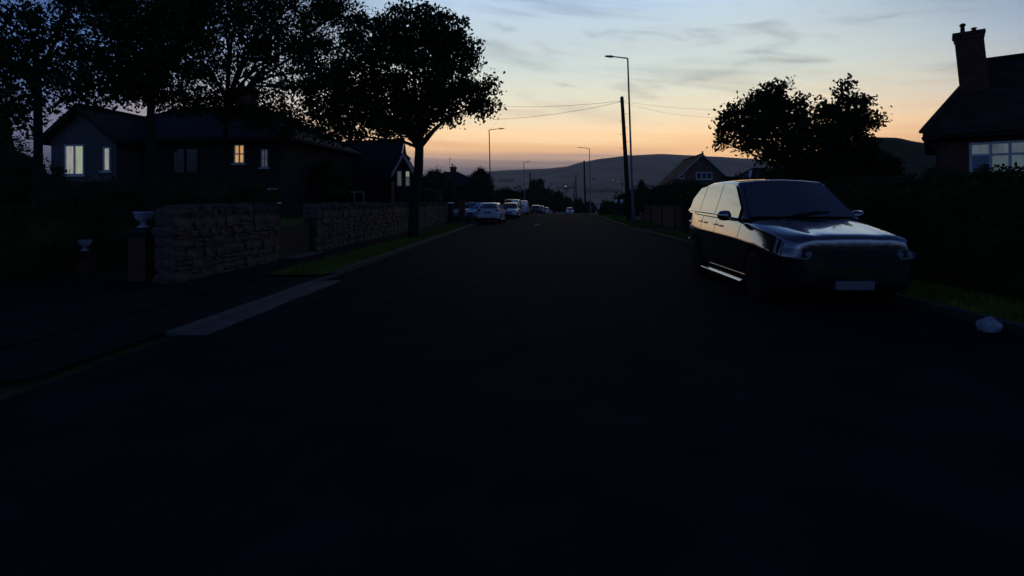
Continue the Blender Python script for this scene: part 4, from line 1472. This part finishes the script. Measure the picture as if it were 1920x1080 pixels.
        gro = gr.build('grille', plastic_m, root, bevel=.02)
    if detail and not S.get('patch'):
        for k in range(9):
            x_ = -gx + .04 + (2 * gx - .08) * k / 8
            MB().box(x_ - .010, x_ + .010, yf - gpush - .012, yf - gpush - .002, gz0 + .03, gz1 - .03).build('grille_bar', blackpaint_m, gro)
        bi = S['bumper']
        MB().box(-bi[0], bi[0], yf - .012, yf + .12, bi[1], bi[2]).build('lower_intake', plastic_m, root, bevel=.02)
        for sgn in (-1, 1):
            MB().box(min(sgn * bi[0] * 1.08, sgn * bi[0] * 1.42), max(sgn * bi[0] * 1.08, sgn * bi[0] * 1.42), yf + .03, yf + .2, bi[1] + .03, bi[1] + .12).build('fog_light', lamp_m, root, bevel=.015)
    rb = S['rearbumper']
    MB().box(-Wf * .86, Wf * .86, yr - .16, yr + .05, rb[0], rb[1]).build('rear_bumper', S.get('bumpermat', paint), root, bevel=.04)
    MB().box(-.55, .55, yr - .1, yr + .062, rb[0] - .06, rb[0] + .04).build('rear_valance', plastic_m, root, bevel=.02)
    if plates:
        MB().box(-.26, .26, yf - gpush - .012, yf - gpush + .05, S['plate'][0] - .056, S['plate'][0] + .056).build('number_plate', plate_m, root)
        MB().box(-.26, .26, yr - .03, yr + .03, S['plate'][1] - .056, S['plate'][1] + .056).build('number_plate', plate_m, root)
    for k in (-1, 1):
        if detail:
            wi = MB()
            wi.bar((k * .08 - .25, y0 - .10, z0 + .045), (k * .08 + .35, y0 + .02, z0 + .13), .02, .012)
            wi.build('wiper', plastic_m, root)
    return root

SUV = dict(W=2.0, ys=[-2.36, -2.345, -2.30, -2.2, -2.0, -1.6, -1.1, -.6, 0, .7, 1.4, 1.9, 2.16, 2.27, 2.3],
           top=[(-2.36, .93), (-2.345, .965), (-2.30, .995), (-2.2, 1.02), (-2.0, 1.055), (-1.6, 1.125), (-1.1, 1.205), (-.6, 1.24), (0, 1.255), (1.4, 1.31), (2.0, 1.33), (2.27, 1.27), (2.3, 1.15)],
           wid=[(-2.36, .74), (-2.345, .80), (-2.30, .87), (-2.2, .94), (-2.0, .985), (-1.6, 1.0), (1.4, 1.0), (1.9, .98), (2.16, .92), (2.27, .85), (2.3, .76)],
           bot=[(-2.36, .36), (-2.3, .28), (-2.16, .22), (-1.5, .22), (1.6, .22), (2.3, .36)], crown=.04, crease=.64, lean=0.07,
           gh=(-1.02, 1.22, -.24, 1.85, 1.60, 1.83, 2.22, 1.33), ghw=(.93, .73), side_glass=[(-.78, .32), (.345, 1.22), (1.245, 1.90)], vr=(.02, .93), roofarch=.04,
           patch=dict(head=[(.50, .74, .80), (.62, .70, .845), (.80, .715, .86), (.90, .76, .87)], grille=[(.025, .62, .80), (.06, .585, .83), (.13, .575, .84), (.30, .585, .845), (.37, .61, .835), (.41, .66, .80)],
                      intake=[(.50, .42, .46), (.58, .40, .51), (.72, .43, .52)], lower=[(-.46, .27, .33), (0, .26, .34), (.46, .27, .33)],
                      seams=[(-.80, .34, 1.18), (.335, .3, 1.22), (1.12, .86, 1.26)]),
           wy=(-1.48, 1.42), wr=.385, track=.865, tw=.26, head=(.50, .96, .69, .87, .03, .36), tail=(.5, .95, .92, 1.1, .02, .26), mirror=(-.62, 1.27),
           handles=(.18, 1.05), sill=.20, skirth=.05, grille=(.38, .60, .88, .012), bumper=(.5, .28, .44), rearbumper=(.42, .72), plate=(.36, .62), chrome=True, skirtmat=chrome_m, mirrormat=blackpaint_m)
car('black_suv', 'large glossy black car facing us, parked on the right side of the road', 'car', (4.33, 9.32, .012), R(0), SUV, blackpaint_m)

HATCH = dict(W=1.74, ys=[-2.05, -2.0, -1.86, -1.6, -1.2, -.9, -.4, .2, .9, 1.5, 1.85, 2.0, 2.05],
             top=[(-2.05, .62), (-2.0, .72), (-1.86, .80), (-1.6, .86), (-.9, .96), (-.4, 1.0), (.9, 1.04), (1.85, 1.05), (2.0, .98), (2.05, .85)],
             wid=[(-2.05, .56), (-2.0, .68), (-1.86, .79), (-1.6, .85), (-1.2, .87), (1.5, .87), (1.85, .83), (2.0, .76), (2.05, .66)],
             bot=[(-2.05, .32), (-1.86, .2), (1.6, .2), (2.05, .34)], crown=.03,
             gh=(-.98, .95, -.3, 1.43, 1.35, 1.40, 1.95, 1.02), ghw=(.80, .63), side_glass=[(-.5, .28), (.34, 1.1), (1.15, 1.5)],
             wy=(-1.28, 1.28), wr=.31, track=.755, tw=.2, head=(.42, .83, .60, .74, .03, .3), tail=(.56, .84, .80, 1.02, .0, .2), mirror=(-.55, 1.03),
             handles=(.2, 1.0), sill=.2, grille=(.4, .5, .62, .01), bumper=(.45, .26, .38), rearbumper=(.38, .60), plate=(.42, .80))
SEDAN = dict(HATCH, ys=[-2.15, -2.1, -1.96, -1.7, -1.2, -.9, -.4, .2, .9, 1.5, 1.95, 2.1, 2.15],
             top=[(-2.15, .60), (-2.1, .72), (-1.96, .80), (-1.7, .86), (-.9, .95), (.9, 1.0), (1.95, 1.02), (2.1, .97), (2.15, .8)],
             wid=[(-2.15, .56), (-2.1, .68), (-1.96, .79), (-1.7, .85), (-1.2, .87), (1.5, .87), (1.95, .82), (2.1, .74), (2.15, .64)],
             gh=(-.95, .95, -.2, 1.42, .95, 1.40, 1.75, 1.0), side_glass=[(-.45, .28), (.34, 1.0)])
VAN = dict(HATCH, W=1.84, ys=[-2.2, -2.15, -2.0, -1.7, -1.3, -.9, 0, .9, 1.7, 2.1, 2.2, 2.24],
           top=[(-2.2, .74), (-2.15, .86), (-2.0, .94), (-1.7, 1.0), (-1.3, 1.06), (0, 1.12), (2.1, 1.12), (2.2, 1.1), (2.24, 1.0)],
           wid=[(-2.2, .62), (-2.15, .74), (-2.0, .84), (-1.7, .9), (-1.3, .92), (2.1, .92), (2.2, .90), (2.24, .86)],
           gh=(-1.35, 1.05, -.7, 1.86, 2.1, 1.86, 2.2, 1.1), ghw=(.87, .76), side_glass=[(-.85, .0)], wy=(-1.4, 1.3), track=.80, tail=(.78, .9, .7, 1.1, .0, .05), mirror=(-.85, 1.2), handles=(0.0, .9),
           rearglass=True, rearbumper=(.36, .56), plate=(.42, .7))

def parked(px_c, Y):
    return ((px_c - CX) / FPX * Y, Y, ground_z(Y) + .012)
G = 'cars parked along the left kerb'
x1 = parked(919, 37)
car('parked_hatchback', 'pale silver hatchback seen from behind, nearest of the cars parked at left', 'car', (x1[0] - 0.02, 38.6, .012), R(180 - 3), HATCH, whitecar_m, G)
car('parked_car', 'silver car parked just beyond the nearest hatchback, in front of the van', 'car', (parked(956.5, 50)[0], 51.0, parked(0, 51)[2]), R(-4), SEDAN, whitecar_m, G)
car('parked_van', 'tall pale blue van parked behind the silver cars', 'van', (parked(963, 60)[0], 60.0, parked(0, 60)[2]), R(180 - 4), VAN, blue_m, G)
car('parked_car', 'white car half hidden beyond the pale blue van', 'car', (parked(980, 70)[0] - 0.1, 70.0, parked(0, 70)[2]), R(180 - 4), dict(VAN), whitecar_m, G, detail=False)
car('parked_car', 'dark car with bright roof edge parked alone left of the road centre', 'car', (parked(1005.5, 88)[0], 88.0, parked(0, 88)[2]), R(180 - 4), HATCH, grey_m, G, detail=False)
car('parked_car', 'small silver car behind the lone dark parked car', 'car', (parked(1013.5, 97)[0], 97.0, parked(0, 97)[2]), R(180 - 4), HATCH, silver_m, G, detail=False)
car('parked_car', 'tiny pale car last in the row of cars parked at left', 'car', (parked(1023, 112)[0], 112.0, parked(0, 112)[2]), R(180 - 4), HATCH, whitecar_m, G, detail=False)
car('oncoming_car', 'small pale car far ahead on the right half of the road', 'car', (parked(1068.5, 116)[0], 116.0, parked(0, 116)[2]), R(-4), HATCH, whitecar_m, None, detail=False)
car('driveway_car', 'dark car with pale bonnet standing in the driveway behind the nearest hatchback', 'car', (parked(888, 43.5)[0], 43.5, .06), R(-38), dict(HATCH), blue_m, None)

# ------------------------------------------------------------------ trees
def lobe(px, py, Y, rpx, rpy=None, rd=None):
    rx = rpx / FPX * Y
    rz = (rpy or rpx) / FPX * Y
    return (at(px, py, Y), (rx, rd or (rx + rz) / 2, rz))
# street tree on the verge
YT = 20.6
st_base = at(775, 449, YT)
st_l = [lobe(*a) for a in ((770, 50, YT, 62, 46), (705, 75, YT + .6, 58, 44), (835, 60, YT - .3, 48, 42), (858, 100, YT, 44, 40), (800, 105, YT + .7, 55, 40), (730, 130, YT - .6, 62, 44), (885, 165, YT, 42, 40),
                           (840, 165, YT - .8, 55, 36), (790, 170, YT + .8, 56, 38), (670, 160, YT + .3, 60, 50), (730, 195, YT + .5, 60, 36), (660, 215, YT - .4, 60, 34), (845, 205, YT + .3, 48, 22),
                           (790, 222, YT, 50, 24), (615, 180, YT + .8, 48, 44), (720, 238, YT - .2, 62, 22), (640, 250, YT + .3, 50, 20), (905, 195, YT + .2, 24, 20))]
make_tree('street_tree', 'round leafy street tree with forked dark trunk standing on the verge', (st_base.x, YT, 0.05), 0.2, at(0, 262, YT).z, st_l, 0.15, 10.5, 21, cl=0.20, per=64,
          lean=((787 - 775) / FPX * YT, 0))
# airy garden trees filling the upper left
def ltree(label, px, Y, r0, fork_py, lobes, seed, leaf=0.085, density=9, **kw):
    b = at(px, 380, Y)
    make_tree('garden_tree', label, (b.x, Y, 0.3), r0, at(0, fork_py, Y).z - 0.3, [lobe(*a) for a in lobes], leaf, density, seed, leaf_m, 'tree', 'airy trees in the left garden', droop=0.9, **kw)
ltree('airy garden tree whose branches fork left of the round street tree', 425, 17.0, 0.10, 190,
      [(430, 60, 17, 70, 55), (500, 60, 17.5, 60, 60), (560, 80, 17, 62, 55), (380, 120, 16.5, 55, 50), (470, 140, 17.3, 60, 45), (540, 165, 16.8, 62, 40), (600, 130, 17.4, 52, 55), (620, 60, 17.8, 60, 50),
       (520, 225, 17, 60, 34), (580, 235, 17.3, 50, 30), (400, 190, 17, 45, 34), (450, 0, 17, 90, 40), (560, 0, 17.5, 90, 40), (650, 15, 18, 46, 34), (340, 190, 17, 50, 26), (450, 215, 17, 45, 26)], 31, leaf=0.11, density=9.5, per=62, cl=0.19, inner=0.1)
ltree('dark dense garden tree above the left bungalow roof', 285, 13.5, 0.10, 150,
      [(280, 80, 13.5, 62, 60), (300, 20, 13.5, 70, 50), (220, 40, 13.8, 55, 50), (350, 50, 13.2, 55, 60), (260, 140, 13.5, 58, 34), (330, 130, 13.4, 45, 44), (200, 120, 13.6, 48, 34), (180, -10, 13.6, 60, 40), (380, -10, 13.5, 70, 44), (210, 170, 13.6, 55, 26), (290, 180, 13.6, 55, 24), (150, 175, 13.6, 40, 26)],
      32, leaf=0.10, density=19, per=66, cl=0.17, inner=0.1)
ltree('airy garden tree at the top left corner', 70, 11.5, 0.085, 150,
      [(60, 110, 11.5, 60, 44), (20, 60, 11.7, 50, 50), (110, 60, 11.4, 44, 44), (20, 150, 11.5, 46, 44), (110, 140, 11.6, 50, 36), (150, 100, 11.6, 40, 34), (-30, 100, 11.5, 50, 60), (40, 10, 11.5, 40, 24), (130, 8, 11.5, 40, 24), (40, 215, 11.5, 46, 44), (-20, 220, 11.5, 50, 50)],
      33, leaf=0.09, density=16, per=56, cl=0.15, inner=0.1)
# bushy tree on the right
YR = 22.0
rb_ = at(1500, 380, YR)
make_tree('bushy_tree', 'bushy spreading tree on the right between the two gabled roofs', (rb_.x, YR, 0), 0.24, 2.6,
          [lobe(*a) for a in ((1440, 205, YR, 40, 34), (1395, 228, YR - .4, 42, 34), (1485, 225, YR + .3, 44, 34), (1575, 222, YR, 46, 36), (1608, 228, YR - .2, 26, 32), (1462, 176, YR, 13, 28), (1440, 182, YR, 10, 20), (1500, 190, YR, 12, 18),
                              (1578, 178, YR, 9, 24), (1600, 188, YR, 9, 20), (1622, 192, YR, 12, 18), (1636, 220, YR, 10, 20), (1548, 200, YR, 9, 18), (1415, 190, YR, 10, 14),
                              (1430, 262, YR + .3, 50, 34), (1520, 262, YR - .4, 60, 40), (1590, 268, YR + .3, 46, 40), (1362, 240, YR, 16, 22), (1470, 300, YR, 46, 26), (1560, 312, YR, 66, 30), (1358, 268, YR - .3, 14, 14), (1640, 320, YR, 40, 40))],
          0.15, 15.0, 41, leaf3_m, cl=0.17, per=52, droop=0.3, inner=0.1)

# bushes and small trees further off
def bsh(label, spec, Y, leaf, n, seed, name='bush', cat='bush', group='bushes along the gardens', cl=0.12):
    make_bush(name, label, [lobe(*a) for a in spec], leaf, n, seed, leaf3_m, cat, group, base=(at(spec[0][0], 380, Y).x, Y, ground_z(Y)), cl=cl)
bsh('round bush left of the chimney house roof', [(815, 345, 44, 26, 28), (795, 360, 44, 20, 30), (838, 358, 44, 20, 30)], 44, 0.12, 5000, 51)
bsh('dark tree standing behind the nearest left street lamp', [(900, 350, 50, 27, 32), (885, 372, 50, 22, 26), (915, 372, 50, 22, 26), (902, 328, 50, 10, 14)], 50, 0.14, 6000, 52, 'garden_conifer', 'tree')
bsh('dark clump of trees at the far end of the parked cars', [(1005, 365, 150, 22, 30), (985, 378, 150, 22, 24), (1022, 376, 150, 20, 26), (1012, 346, 150, 9, 12)], 150, 0.35, 5000, 53, 'far_tree', 'tree', cl=.3)
bsh('low dark trees above the road end, right of the far clump', [(1046, 380, 160, 18, 24), (1064, 386, 160, 14, 18), (1084, 388, 160, 16, 16), (1105, 392, 160, 16, 16)], 160, 0.35, 4000, 54, 'far_tree', 'tree', cl=.3)
bsh('low dark bushes behind the parked van', [(945, 372, 78, 18, 20), (965, 375, 78, 16, 20), (930, 380, 78, 16, 22)], 78, 0.2, 4000, 55)
bsh('dark shrub mass behind the ball topped pillars', [(1140, 392, 62, 22, 16), (1170, 385, 62, 22, 24), (1190, 380, 62, 24, 28)], 62, 0.16, 5000, 56)
bsh('tall shrub with pointed top behind the garden wall', [(1205, 375, 40, 22, 28), (1203, 350, 40, 8, 12), (1232, 378, 40, 24, 32), (1262, 372, 40, 26, 34), (1290, 368, 40, 26, 32)], 40, 0.1, 8000, 57)
bsh('dark shrubs filling the garden below the bushy tree', [(1380, 362, 30, 46, 36), (1450, 352, 30, 50, 40), (1540, 345, 30, 60, 46), (1630, 330, 30, 55, 56), (1310, 375, 30, 40, 34)], 30, 0.09, 12000, 58)
bsh('shrub under the left end of the near house window', [(1845, 365, 13, 30, 44), (1905, 372, 13, 46, 46), (1800, 372, 13, 40, 40), (1755, 360, 13, 46, 44)], 13, 0.07, 9000, 59, cl=.07)
bsh('rounded shrubs beside the left bungalow, next to the long roof', [(560, 330, 24, 46, 50), (500, 345, 24, 50, 44), (620, 345, 24, 40, 46), (545, 290, 24, 22, 24)], 24, 0.09, 9000, 60)
bsh('low green shrub growing over the stone wall beside the trunk', [(762, 385, 26.5, 11, 9)], 26.5, 0.07, 900, 61, cl=.05)
bsh('tall dark shrubs between the chimney house and the long stone wall', [(700, 365, 33, 44, 34), (660, 368, 33, 40, 30), (745, 372, 34, 36, 34), (800, 372, 36, 34, 26)], 33, 0.1, 8000, 62)
bsh('black shrub mass in the garden at the far left edge', [(30, 345, 14, 70, 60), (-30, 310, 14, 60, 90), (110, 375, 14, 70, 38), (200, 368, 15, 60, 36)], 14, 0.07, 12000, 63, cl=.08)
bsh('low dark shrubs behind the short stone wall', [(400, 370, 14.5, 70, 30), (330, 375, 14.5, 60, 36), (470, 372, 15, 50, 26)], 14.5, 0.06, 8000, 64, cl=.07)

# ------------------------------------------------------------------ the air between here and the hills
hz = MB().box(-4500, 4500, -250, 7200, -80, 430).build('haze', asphalt)
hz.data.materials.clear()
hm = bpy.data.materials.new('evening haze')
hm.use_nodes = True
hm.node_tree.nodes.clear()
hv = hm.node_tree.nodes.new('ShaderNodeVolumePrincipled')
hv.inputs['Color'].default_value = (1.0, 0.88, 0.76, 1)
hv.inputs['Density'].default_value = 0.00012
ho = hm.node_tree.nodes.new('ShaderNodeOutputMaterial')
hm.node_tree.links.new(hv.outputs[0], ho.inputs['Volume'])
hz.data.materials.append(hm)
hz['kind'] = 'stuff'
tag(hz, 'thin evening haze lying over the whole valley', 'haze')
